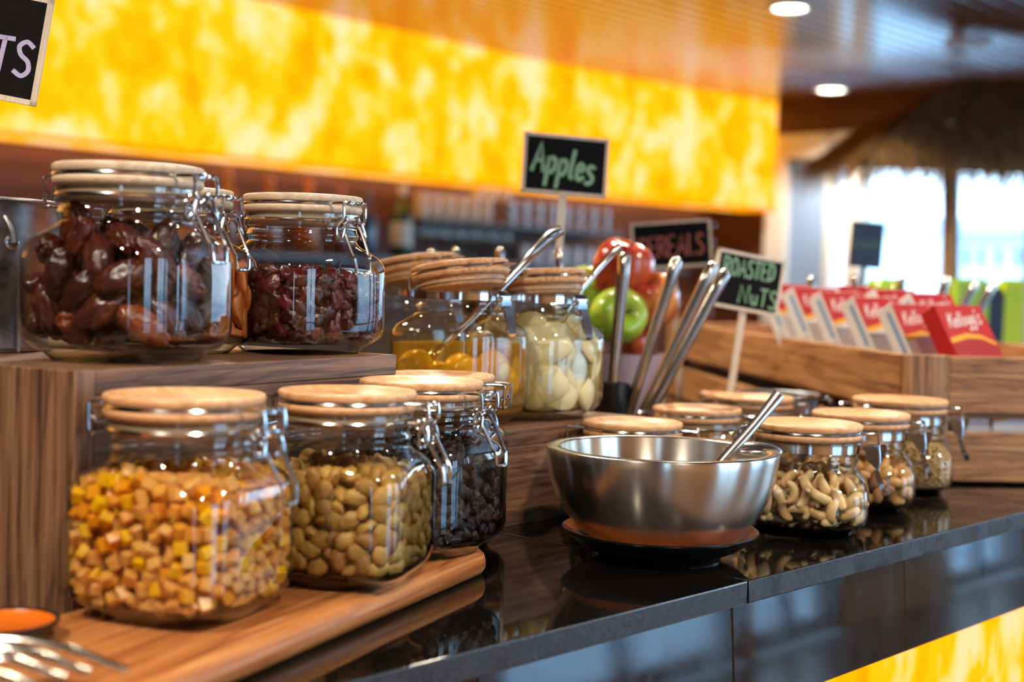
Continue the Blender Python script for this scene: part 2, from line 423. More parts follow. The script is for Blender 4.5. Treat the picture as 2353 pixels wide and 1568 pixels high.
# far wall: lintel in dark wood, white joinery, a blue-grey door and bright windows
fw = room_root('wall_far', label='dark wooden lintel above white window joinery', kind='structure')
Z_FH = CZ + 1.04
slab('lintel', U_FAR, U_FAR + .14, V_BAR, V_WIN, Z_FH, Z_CEIL + .011, M['bar_wood'], fw)
fv = lambda px: far_v(px, U_FAR)[0]
e0 = fv(1752)
slab('panelling', U_FAR, U_FAR + .12, V_BAR, e0, 0, Z_FH, M['bar_wood'], fw)
slab('parapet', U_FAR, U_FAR + .12, fv(1945), V_WIN, 0, .5, M['white_paint'], fw)
tr = room_root('trim_1', label='white painted door and window casing', kind='structure')
for p0, p1 in ((1752, 1800), (1890, 1904), (1936, 1974), (2347, 2395), (2560, 2600)):
    slab('casing', U_FAR - .03, U_FAR + .1, fv(p0), fv(p1), 0, Z_FH, M['white_paint'], tr)
slab('casing', U_FAR - .03, U_FAR + .1, fv(1800), fv(1945), Z_FH - .16, Z_FH, M['white_paint'], tr)
slab('casing', U_FAR - .02, U_FAR + .1, fv(1945), V_WIN, Z_FH - .07, Z_FH, M['white_paint'], tr)
dr = room_root('door_1', label='blue-grey door beside the glowing bar panel', kind='structure')
slab('leaf', U_FAR + .02, U_FAR + .06, fv(1800), fv(1890), 0, Z_FH - .16, plain('blue_grey_paint', srgb(146, 182, 228), .35), dr, .004)
slab('rail', U_FAR - .002, U_FAR + .02, fv(1806), fv(1884), Z_FH - .26, Z_FH - .2, plain('blue_grey_rail', srgb(92, 130, 178), .35), dr, .004)
wf = room_root('window_%d' % wn, label='bright window behind the thatched shelter', kind='structure'); wn += 1
for p0, p1 in ((1904, 1936), (1974, 2347), (2395, 2560)):
    slab('pane', U_FAR + .04, U_FAR + .044, fv(p0), fv(p1), .5, Z_FH - .07, M['pane'], wf)
slab('sash', U_FAR + .02, U_FAR + .07, fv(2150), fv(2182), .5, Z_FH - .07, M['white_paint'], wf)
daylight_portal(UV(U_FAR - .04, (fv(1904) + fv(2560)) / 2, (Z_FH + .43) / 2), (fv(2560) - fv(1904), Z_FH - .57), A - R(90), 'daylight')

# outside
og = slab('ground_outside', -30, 70, -60, 60, -.3, -.12, plain('pale_paving', srgb(172, 192, 208), .9)); tag(og, 'pale paving outside the windows', kind='structure')
blg = room_root('white_building', label='white building seen through the far window behind the shelter pole', cat='building')
UB = 24.0
bz = lambda px, py: at(px, py, UB / (UC.x * ((px - W / 2) / F) + UC.y)).z
bv = lambda px: far_v(px, UB)[0]
bmw = plain('white_render', srgb(214, 226, 238), .8)
slab('wall', UB, UB + 6, bv(2176), bv(2700), -.12, bz(2260, 545), bmw, blg)
slab('roof', UB - .3, UB + 6.2, bv(2170), bv(2710), bz(2260, 545), bz(2260, 528), plain('pale_roof', srgb(170, 196, 220), .8), blg)
for px in (2213, 2247, 2287, 2330, 2375):
    slab('window', UB - .03, UB + .03, bv(px - 6), bv(px + 7), bz(px, 612), bz(px, 572), plain('far_window', srgb(90, 120, 160), .2), blg)
hs = room_root('white_house', label='low white building seen through the window beside the door', cat='building')
slab('wall', UB + 1, UB + 8, bv(1890), bv(2150), -.12, bz(2060, 520), plain('white_render_house', srgb(240, 244, 250), .8), hs)
slab('roof', UB + .7, UB + 8.2, bv(1880), bv(2154), bz(2060, 520), bz(2060, 496), plain('house_roof', srgb(190, 206, 222), .8), hs)

# glowing onyx panel hanging above the bar
pn = room_root('onyx_light_panel', label='long backlit yellow onyx panel glowing above the bar', cat='light panel')
crv = smooth_path([(-2.6, -4.85, 0), (0, -5.0, 0), (2.68, -5.16, 0), (4.06, -5.2, 0), (5.86, -5.24, 0), (7, -5.17, 0), (8.06, -5.06, 0)], 8)
zb, zt = CZ + .525, Z_CEIL
q = MB()
n = len(crv)
vsx = [(p.x, -p.y, zb) for p in crv] + [(p.x, -p.y, zt) for p in crv] + [(p.x, -p.y + .25, zb) for p in crv] + [(p.x, -p.y + .25, zt) for p in crv]
fs = [(i, i + 1, n + i + 1, n + i) for i in range(n - 1)] + [(2 * n + i, 2 * n + i + 1, i + 1, i) for i in range(n - 1)] + [(n - 1, 3 * n - 1, 4 * n - 1, 2 * n - 1)]
q.add(vsx, fs); q.build('stone_sheet', M['onyx'], pn, smooth=False)
q = MB(); q.tube([(p.x, -p.y - .004, zb + .004) for p in crv], .012, 6); q.build('lower_trim', emit('orange_edge_glow', (1, .25, .001, 1), 1.5), pn)

sl_ = room_root('added_bar_strip', label='added warm light strip hidden behind the onyx panel, shining on the bar wall', cat='light strip')  # unseen strip, added to warm the bar wall and its glasses
slab('channel', -2, 8.0, -5.55, -5.51, zb + .04, zb + .052, M['black_plastic'], sl_)
slab('diffuser', -2, 8.0, -5.545, -5.515, zb + .036, zb + .04, emit('added_warm_strip', (1, .5, .15, 1), 2), sl_)
la = bpy.data.lights.new('added_strip_light', 'AREA'); la.shape = 'RECTANGLE'; la.size, la.size_y = 10, .03; la.energy = 12; la.color = (1, .55, .2)
lo_ = bpy.data.objects.new('added_strip_light', la); col.objects.link(lo_); lo_.parent = sl_; lo_.location = (3, 5.53, zb + .03)
# recessed ceiling lamps
def downlight(p, r, label, power, lit=True, cat='ceiling lamp'):
    e = empty('ceiling_downlight', p, 0, label=label, cat=cat, group='recessed ceiling lamps')
    MB().lathe([(r * .86, -.002), (r * .9, -.012), (r * 1.12, -.01), (r * 1.16, 0)], 40).build('trim_ring', M['white_paint'], e)
    q = MB().disc(r * .9, -.006, 40, flip=True)
    q.build('diffuser', emit('lamp_diffuser', (1, .9, .72, 1), 14) if lit else plain('unlit_diffuser', srgb(210, 210, 214), .3), e, fix=False)
    if lit:
        l = bpy.data.lights.new('downlight_beam', 'SPOT'); l.energy = power; l.color = (1, .86, .68); l.spot_size = R(135); l.spot_blend = .6; l.shadow_soft_size = r * .8
        o = bpy.data.objects.new('downlight_beam', l); col.objects.link(o); o.parent = e; o.location = (0, 0, -.03)
cz = lambda px, py: on(px, py, -1.25)
LAMP = 150
downlight(cz(1815, 15), .083, 'lit round ceiling lamp at the top edge of the picture', LAMP)
downlight(cz(1910, 204), .092, 'lit round ceiling lamp above the thatched shelter', LAMP)
downlight(cz(2225, 96), .1, 'unlit round ceiling fitting on the glossy bluish boards', 0, False)
for p, wh in (((-.75, -.15), 'behind the camera'), ((.55, -.35), 'over the aisle'), ((.5, 3.4), 'above the far end of the crate'), ((1.6, 1.2), 'near the windows'), ((-1.5, 2.4), 'above the staff side of the counter'), ((-.25, 2.2), 'above the middle of the counter'), ((2.3, 5.0), 'in front of the thatched shelter')):  # unseen lamps added to brighten the food, signs, cartons and thatch
    downlight(Vector((p[0], p[1], Z_CEIL)), .085, 'round ceiling lamp ' + wh + ', added out of the picture', LAMP)

# ------------------------------------------------------------------ buffet counter
HC = .222; ZC = CZ - HC                   # worktop
HB = .202; HU = .060; HL = .133           # board top, upper riser top, lower riser top (below the eye)
VF = -.576
ct = room_root('buffet_counter', label='buffet counter with black polished stone top and glowing onyx base', cat='counter')
joint = .9
for u0, u1 in ((-1.4, -.3), (-.298, joint - .001), (joint + .001, 2.1), (2.102, 3.3), (3.302, 4.5)):
    q = slab('worktop_slab', u0, u1, VF - 1.25, VF, ZC - .018, ZC, [M['granite'], M['granite_edge']], ct, .0012)
    for p in q.data.polygons:
        if p.normal.y < -.7: p.material_index = 1
us = []
for px in (1726, 2118): us.append(bar_u(px, VF)[0])
du = us[1] - us[0]
tilt = R(4)
sx = [us[0] + du * i for i in range(-5, 8)]
sm = MB().box((0, 0, 0), (du - .0012, .012, .086)).mesh('front_slab', M['front_slab'], bevel=.0008, bseg=1)
for a in sx:
    o = link('front_slab', sm, ct); o.location = (a + du / 2, -(VF - .012), ZC - .018 - .043); o.rotation_euler = (-tilt, 0, 0)
o = slab('onyx_base', -1.4, 4.5, VF - .05, VF - .004, .12, ZC - .105, M['onyx_low'], ct)
slab('plinth', -1.4, 4.5, VF - 1.2, VF - .1, 0, .12, M['black_plastic'], ct)
slab('carcass', -1.4, 4.5, VF - 1.24, VF - .06, .12, ZC - .019, M['bar_wood'], ct)
# ------------------------------------------------------------------ risers and serving board
def riser(name, label, corner, ang, length, depth, z0, z1, post):
    """a veneered box: corner = its near corner, ang = heading of its long front"""
    e = empty(name, (corner.x, corner.y, z0), ang, label=label, cat='riser')
    h = z1 - z0; t = .016
    MB().box((0, 0, 0), (length - .0002, t, h - t)).build('front_panel', M['walnut_x'], e, bevel=.0012).location = (length / 2, t / 2, (h - t) / 2)
    MB().box((0, 0, 0), (length, depth, t)).build('top_panel', M['walnut_x'], e, bevel=.0012).location = (length / 2, depth / 2, h - t / 2)
    for x in (-t / 2 if post else t / 2, length - t / 2):
        hh = h if (post and x < 0) else h - t
        MB().box((0, 0, 0), (t, depth - (0 if (post and x < 0) else t), hh)).build('end_panel', M['walnut_z'], e, bevel=.0012).location = (x, depth / 2 + (0 if (post and x < 0) else t / 2), hh / 2)
    MB().box((0, 0, 0), (length - 2 * t, t, h - t)).build('back_panel', M['walnut_x'], e, bevel=.0012).location = (length / 2, depth - t / 2, (h - t) / 2)
    return e
C0 = on(220, 850, HU); C1 = on(912, 815, HU)
angU = math.atan2(C1.y - C0.y, C1.x - C0.x)
lenU = (Vector((C1.x - C0.x, C1.y - C0.y, 0))).length
ru = riser('wooden_riser', 'tall walnut-veneered riser box under the jar of dates', C0, angU, lenU, .36, ZC, CZ - HU, True)
E0 = Vector((-.031, 1.219, 0)); angL = math.atan2(.772, .636)
rl = riser('wooden_riser', 'low walnut-veneered riser box under the open jars of fruit in syrup', E0, angL, .26, .36, ZC, CZ - HL, False)

# oiled hardwood board with softly rounded corners
b0 = on(600, 1554, HC); b1 = on(1178, 1296, HC)
angB = math.atan2(b1.y - b0.y, b1.x - b0.x)
bu = Vector((math.cos(angB), math.sin(angB), 0)); bn = Vector((-math.sin(angB), math.cos(angB), 0))
tip = on(1216, 1262, HB)
x1 = (tip - b0).dot(bu) + .004
bx0, by1 = -.225, .096
eb = empty('serving_board', (b0.x, b0.y, ZC), angB, label='long oiled acacia board under the row of front jars', cat='serving board')
def rounded_rect(x0, x1, y0, y1, r, n=8, taper=.146):
    out = []
    for cx, cy, a0 in ((x1 - r, y1 - r, 0), (x0 + r, y1 - r, 90), (x0 + r, y0 + r, 180), (x1 - r, y0 + r, 270)):
        for k in range(n + 1):
            a = R(a0 + 90 * k / n); x = cx + r * math.cos(a); y = cy + r * math.sin(a)
            if a0 in (0, 90): y += taper * (x1 - x)
            out.append((x, y))
    return out
th = HC - HB
q = MB(); nb = None; rings = []
for k, (ins, z) in enumerate([(.006, 0), (.002, .002), (0, .006), (0, .011), (.0012, .0155), (.0045, .0188), (.010, .02), (.016, .0202)]):
    rings.append([(x, y, z * th / .0202) for x, y in rounded_rect(bx0 + ins, x1 - ins, ins, by1 - ins, .03 - ins * .6, 8)])
nv = len(rings[0])
vs_ = [p for r_ in rings for p in r_]
fs_ = [(i * nv + k, i * nv + (k + 1) % nv, (i + 1) * nv + (k + 1) % nv, (i + 1) * nv + k) for i in range(len(rings) - 1) for k in range(nv)]
fs_ += [tuple(range(nv))[::-1], tuple((len(rings) - 1) * nv + k for k in range(nv))]
q.add(vs_, fs_); q.build('plank', M['acacia'], eb, angle=60)

# ------------------------------------------------------------------ clip-top jars (unit jar: lid 0.1 m across)
GLASS = [(.0, .0445, 2.6), (.0025, .047, 2.6), (.006, .049, 3.0), (.009, .053, 3.6), (.014, .0562, 4.4), (.021, .0575, 5), (.074, .0575, 5), (.081, .0568, 4.6),
         (.087, .0545, 3.8), (.092, .0510, 2.8), (.0955, .0480, 2.2), (.0985, .0463, 2), (.1015, .0458, 2), (.1035, .0472, 2), (.1055, .0474, 2), (.1075, .0458, 2),
         (.111, .0458, 2), (.1122, .0478, 2), (.1148, .0480, 2), (.116, .0466, 2), (.1178, .0466, 2), (.119, .0482, 2), (.1225, .0482, 2)]
def glass_profile(hs):
    d = (hs - 1) * .1225
    return [(z + (d if z > .03 else 0), w, n) for z, w, n in GLASS]
def wall_at(prof, z):
    z = min(max(z, prof[0][0]), prof[-1][0])
    for (z0, w0, n0), (z1, w1, n1) in zip(prof, prof[1:]):
        if z0 <= z <= z1:
            t = (z - z0) / (z1 - z0); return w0 + (w1 - w0) * t, n0 + (n1 - n0) * t
    return prof[-1][1:]
def radius_at(prof, z, a, inset=.0022):
    w, n = wall_at(prof, z)
    return (w - inset) / (abs(math.cos(a)) ** n + abs(math.sin(a)) ** n) ** (1 / n)
_cache = {}
def cached(key, fn):
    if key not in _cache: _cache[key] = fn()
    return _cache[key]
def glass_mesh(hs):
    p = glass_profile(hs); seg = 72; vs = []; rows = 0
    zs = []
    for (z0, w0, n0), (z1, w1, n1) in zip(p, p[1:]):
        zs.append(z0)
        if z1 - z0 > .01: zs += [z0 + (z1 - z0) * t for t in (.25, .5, .75)]
    zs.append(p[-1][0])
    for z in zs:
        for k in range(seg):
            a = 2 * pi * k / seg; r = radius_at(p, z, a, 0); vs.append((r * math.cos(a), r * math.sin(a), z))
    n = len(zs)
    # rim and inner lip
    for dr, dz in ((.0015, .0006), (.0034, 0), (.0036, -.004)):
        z = p[-1][0]
        for k in range(seg):
            a = 2 * pi * k / seg; r = radius_at(p, z, a, dr); vs.append((r * math.cos(a), r * math.sin(a), z + dz))
    fs = [(i * seg + k, i * seg + (k + 1) % seg, (i + 1) * seg + (k + 1) % seg, (i + 1) * seg + k) for i in range(n + 2) for k in range(seg)]
    fs.append(tuple(range(seg))[::-1])
    # thick floor
    b = len(vs); prv = None
    for zz, ins in ((.013, .0012), (.0095, .004), (.0085, .010)):
        for k in range(seg):
            a = 2 * pi * k / seg; r = radius_at(p, max(zz, .012), a, ins); vs.append((r * math.cos(a), r * math.sin(a), zz))
    for i in range(2):
        fs += [(b + i * seg + k, b + (i + 1) * seg + k, b + (i + 1) * seg + (k + 1) % seg, b + i * seg + (k + 1) % seg) for k in range(seg)]
    fs.append(tuple(b + 2 * seg + k for k in range(seg)))
    q = MB(); q.add(vs, fs); return q.mesh('glass_body', M['glass'], fix=False, angle=50)
LID = [(0, .0086), (.030, .0090), (.0385, .0104), (.0435, .0130), (.0464, .0149), (.0484, .0152), (.0497, .0146), (.0503, .0128), (.0497, .0100), (.0490, .0090), (.0482, .0086), (.0478, .0078), (.0484, .0070), (.0497, .0060),
       (.0500, .0036), (.0490, .0012), (.0470, .0), (.0447, -.0004), (.0445, -.0085), (.0435, -.0095), (0, -.0095)]
def lid_mesh(mat_): return MB().lathe(LID, 72).mesh('wooden_lid', mat_, angle=60)
def gasket_mesh(): return MB().lathe([(.0442, -.0030), (.0462, -.0034), (.0464, -.0052), (.0442, -.0056)], 60).mesh('gasket', M['gasket'])
RW = .00128
def arc(r, a0, a1, z, n=48): return [(r * math.cos(R(a0 + (a1 - a0) * k / n)), r * math.sin(R(a0 + (a1 - a0) * k / n)), z) for k in range(n + 1)]
ZG = .0077          # groove of the lid above its underside
def coil(q, c, r=.0026, axis='y', rw=RW):
    pts = []
    for k in range(14):
        a = 2 * pi * k / 14
        pts.append((c[0] + r * math.cos(a), c[1], c[2] + r * math.sin(a)) if axis == 'y' else (c[0] + r * math.cos(a), c[1] + r * math.sin(a), c[2]))
    q.tube(pts, rw, 6, closed=True)
def lid_wire_mesh():
    q = MB(); p = arc(.0492, 15, 345, ZG)
    q.tube([(.0645, .0035, ZG + .0004), (.0645, .0118, ZG)] + [(.0590, .0128, ZG)] + p + [(.0590, -.0128, ZG), (.0645, -.0118, ZG), (.0645, -.0035, ZG + .0004)], RW, 7)
    # twisted cross bar
    for s in (-1, 1):
        q.tube([(.0645 + .0011 * math.cos(k * 1.25 + s * 1.57), -.009 + k * .0018, ZG + .0011 * math.sin(k * 1.25 + s * 1.57)) for k in range(11)], RW * .85, 6)
    # hinge loop at the back
    q.tube(smooth_path([(-.0475, .0125, ZG), (-.0625, .0120, ZG), (-.0645, .0118, ZG - .003), (-.0640, .0116, ZG - .019), (-.0615, .0114, ZG - .0205)], 3) +
           smooth_path([(-.0615, -.0114, ZG - .0205), (-.0640, -.0116, ZG - .019), (-.0645, -.0118, ZG - .003), (-.0625, -.0120, ZG), (-.0475, -.0125, ZG)], 3), RW, 7)
    return q.mesh('lid_wire', M['wire'])
def clasp_link_mesh():     # z measured from the lid's underside
    q = MB()
    for s in (-1, 1):
        q.tube(smooth_path([(.0645, s * .0118, ZG), (.0655, s * .0116, ZG - .006), (.0650, s * .0118, ZG - .0125), (.0605, s * .0140, ZG - .0185), (.0600, s * .0142, ZG - .0255),
                            (.0618, s * .0138, ZG - .0300), (.0648, s * .0130, ZG - .0285), (.0652, s * .0110, ZG - .0225), (.0640, s * .0085, ZG - .0155), (.0615, s * .0070, ZG - .0130)], 4), RW, 7)
        coil(q, (.0622, s * .0126, ZG - .0275), .0024)
        coil(q, (.0608, s * .0065, ZG - .0135), .0025)
    q.tube([(.0608, -.0065, ZG - .0135), (.0608, .0065, ZG - .0135)], RW * 1.15, 7)
    return q.mesh('clasp_link', M['wire'])
def neck_wire_mesh(zn):
    q = MB(); q.tube([(.0568, .0085, zn)] + arc(.0474, 10, 350, zn) + [(.0568, -.0085, zn)], RW, 7)
    q.tube([(-.0470, .0112, zn), (-.0590, .0112, zn - .0005), (-.0625, .0112, zn + .0040)], RW, 7)
    q.tube([(-.0470, -.0112, zn), (-.0590, -.0112, zn - .0005), (-.0625, -.0112, zn + .0040)], RW, 7)
    q.tube([(-.0610, .0125, zn + .0005), (-.0610, -.0125, zn + .0005)], RW * .9, 6)
    return q.mesh('neck_wire', M['wire'])
def lever_mesh(zn):
    q = MB(); side = lambda s: [(.0560, s * .0078, zn), (.0600, s * .0085, zn - .0040), (.0640, s * .0092, zn - .0095), (.0735, s * .0086, zn - .0270), (.0762, s * .0078, zn - .0315), (.0772, s * .0070, zn - .0405), (.0770, s * .0058, zn - .0425)]
    a = smooth_path(side(1), 3); b = smooth_path(side(-1), 3)
    q.tube(a + b[::-1], RW * 1.1, 7)
    for s in (-1, 1): coil(q, (.0575, s * .0082, zn - .001), .0026)
    return q.mesh('lever', M['wire'])
def band_mesh(zn): return MB().lathe([(.0469, zn - .0035), (.0480, zn - .0035), (.0480, zn + .0035), (.0469, zn + .0035)], 64, close=True).mesh('neck_band', M['chrome'])
def plate(q, pts, t, hw):
    """a folded strip of sheet metal through the x-z points, width hw(i) to each side"""
    vs = []; n = len(pts)
    for i, (x, z) in enumerate(pts):
        a = pts[max(i - 1, 0)]; b = pts[min(i + 1, n - 1)]
        d = Vector((b[0] - a[0], b[1] - a[1])).normalized(); nx, nz = -d.y * t, d.x * t
        w = hw[i]
        vs += [(x + nx, -w, z + nz), (x + nx, w, z + nz), (x - nx, w, z - nz), (x - nx, -w, z - nz)]
    fs = []
    for i in range(n - 1):
        a, b = i * 4, i * 4 + 4
        fs += [(a + k, a + (k + 1) % 4, b + (k + 1) % 4, b + k) for k in range(4)]
    fs += [(3, 2, 1, 0), tuple((n - 1) * 4 + k for k in range(4))]
    q.add(vs, fs)
def stamped_lever_mesh(zn, hang):
    q = MB()
    if not hang:
        plate(q, [(.0490, zn + .002), (.0560, zn + .004), (.0700, zn + .0045), (.0712, zn + .001), (.0640, zn - .0190), (.0632, zn - .0205)], .0006, [.006, .0075, .008, .008, .0065, .006])
        plate(q, [(.0628, zn - .0195), (.0655, zn - .0270), (.0705, zn - .0385), (.0725, zn - .0400)], .0024, [.0060, .0066, .0066, .0056])
        for s in (-1, 1):
            q.add([(.0500, s * .0072, zn + .002), (.0712, s * .0078, zn + .003), (.0640, s * .0066, zn - .0195), (.0560, s * .0066, zn - .012)], [(0, 1, 2, 3)])
    else:
        plate(q, [(.0485, zn + .0035), (.0540, zn + .0050), (.0580, zn + .0010), (.0585, zn - .0110), (.0570, zn - .0150)], .0007, [.0072, .0085, .0090, .0072, .0060])
        plate(q, [(.0590, zn - .0090), (.0625, zn - .0170), (.0660, zn - .0300), (.0672, zn - .0360), (.0660, zn - .0385)], .0011, [.0050, .0068, .0066, .0056, .003])
        coil(q, (.0572, .0075, zn - .002), .0020); coil(q, (.0572, -.0075, zn - .002), .0020)
    return q.mesh('stamped_lever', M['chrome'], angle=30)
def stamped_link_mesh(zl, zn):
    q = MB()
    for s in (-1, 1): q.tube(smooth_path([(.0640, s * .0100, zl + ZG), (.0645, s * .0098, zl), (.0640, s * .0094, zn + .004), (.0652, s * .0090, zn - .0100), (.0640, s * .0088, zn - .0190)], 4), RW, 7)
    return q.mesh('clip_wire', M['wire'])
def lid_ring_band_mesh():
    q = MB(); p = arc(.0492, 13, 347, ZG)
    q.tube([(.0640, .0100, ZG), (.0590, .0110, ZG)] + p + [(.0590, -.0110, ZG), (.0640, -.0100, ZG)], RW, 7, closed=True)
    q.tube(smooth_path([(-.0475, .0125, ZG), (-.0600, .0120, ZG), (-.0615, .0118, ZG - .004), (-.0600, .0116, ZG - .0190), (-.0560, .0114, ZG - .0200)], 3), RW, 7)
    q.tube(smooth_path([(-.0475, -.0125, ZG), (-.0600, -.0120, ZG), (-.0615, -.0118, ZG - .004), (-.0600, -.0116, ZG - .0190), (-.0560, -.0114, ZG - .0200)], 3), RW, 7)
    return q.mesh('lid_wire', M['wire'])

class Jar: pass
def jar(label, px, Y, D, zbase, yaw, hs=1.0, clasp='wire', wood_='beech', open_=0, name='clip_top_jar', tilt_axis=0, group=None):
    j = Jar(); s = D / .1
    a = (px - W / 2) / F
    j.root = empty(name, (a * Y, Y, zbase), R(yaw), s, label, 'jar', group)
    j.s, j.hs, j.prof = s, hs, glass_profile(hs)
    link('glass_body', cached(('g', hs), lambda: glass_mesh(hs)), j.root)
    zl = j.prof[-1][0] + .0004; zn = j.prof[-1][0] - .0056
    lid = link('wooden_lid', cached(('l', wood_), lambda: lid_mesh(M[wood_])), j.root)
    lid.location = (0, 0, zl)
    if open_:
        hx = -.055
        lid.location = (hx + math.cos(R(open_)) * -hx, 0, zl + math.sin(R(open_)) * -hx + .002); lid.rotation_euler = (0, -R(open_), 0)
    link('gasket', cached('gk', gasket_mesh), lid)
    if clasp == 'wire':
        link('lid_wire', cached('lw', lid_wire_mesh), lid)
        o = link('clasp_link', cached('cl', clasp_link_mesh), j.root); o.location = (0, 0, zl)
        link('neck_wire', cached(('nw', hs), lambda: neck_wire_mesh(zn)), j.root)
        link('lever', cached(('lv', hs), lambda: lever_mesh(zn)), j.root)
    else:
        link('lid_wire', cached('lwb', lid_ring_band_mesh), lid)
        link('neck_band', cached(('nb', hs), lambda: band_mesh(zn)), j.root)
        link('stamped_lever', cached(('sl', hs, bool(open_)), lambda: stamped_lever_mesh(zn, bool(open_))), j.root)
        if not open_: link('clip_wire', cached(('sk', hs), lambda: stamped_link_mesh(zl, zn)), j.root)
    bpy.context.view_layer.update()
    return j

# ------------------------------------------------------------------ loose food
def blob(name, dims, seed, amp, freq, mat_, sub=2, bend=0.0, ridges=0, squash=0):
    bm = bmesh.new(); bmesh.ops.create_icosphere(bm, subdivisions=sub, radius=1)
    o = Vector((seed * 7.3, seed * 3.1, seed * 5.7))
    for v in bm.verts:
        p = v.co.copy(); d = 1 + amp * noise.noise(p * freq + o) + amp * .6 * noise.noise(p * freq * 2.3 + o)
        if ridges: d *= 1 - ridges * abs(noise.noise(Vector((p.x * 1.6, p.y * 4.5, p.z * 4.5)) + o)) - ridges * .6 * abs(noise.noise(Vector((p.x * 3, p.y * 9, p.z * 9)) + o))
        q = Vector((p.x * dims[0], p.y * dims[1], p.z * dims[2])) * d
        if bend: q.z += bend * (p.x * p.x - .4)
        if squash: q.z *= 1 - squash * (p.y > 0) * p.y
        v.co = q
    me = bpy.data.meshes.new(name); bm.to_mesh(me); bm.free(); me.materials.append(mat_); me.shade_smooth(); return me
def cube_mesh(name, d, seed, mat_):
    r = random.Random(seed); q = MB(); q.box((0, 0, 0), (d, d * r.uniform(.8, 1), d * r.uniform(.72, .95)))
    q.v = [(x + r.uniform(-1, 1) * d * .06, y + r.uniform(-1, 1) * d * .06, z + r.uniform(-1, 1) * d * .06) for x, y, z in q.v]
    return q.mesh(name, mat_, bevel=d * .09, bseg=1, angle=60)
def cashew_mesh(name, seed, mat_):
    r = random.Random(seed); a0 = r.uniform(88, 108); L = .0080
    pts = []; rr = []
    for k in range(11):
        t = k / 10 * 2 - 1; a = R(t * a0)
        pts.append((L * 1.15 * math.sin(a), 0, L * (1 - math.cos(a)) * .95)); rr.append(.0049 * (1 - .35 * (t + .2) ** 2) * max(.25, (1 - abs(t) ** 5)) ** .5)
    q = MB().tube(pts, rr, 10, flat=.8); zc_ = sum(p[2] for p in pts) / 11
    q.v = [(x, y, z - zc_) for x, y, z in q.v]
    return q.mesh(name, mat_, angle=70)
def wedge_mesh(name, seed, mat_, R_=.025):
    """a canned pear quarter: rounded back, flat cut faces"""
    r = random.Random(seed); bm = bmesh.new(); bmesh.ops.create_icosphere(bm, subdivisions=3, radius=1)
    a1 = R(r.uniform(35, 55))
    for v in bm.verts:
        p = v.co.copy(); p.x *= R_ * 1.1; p.y *= R_ * .80 * (1 - .3 * v.co.x); p.z *= R_ * .48 * (1 - .2 * v.co.x)
        for n in (Vector((0, math.cos(a1), -math.sin(a1))), Vector((0, -math.cos(a1), -math.sin(a1)))):
            d = p.dot(n)
            lim = R_ * .16
            if d > lim: p -= n * (d - lim) * .95
        v.co = p
    me = bpy.data.meshes.new(name); bm.to_mesh(me); bm.free(); me.materials.append(mat_); me.shade_smooth(); return me

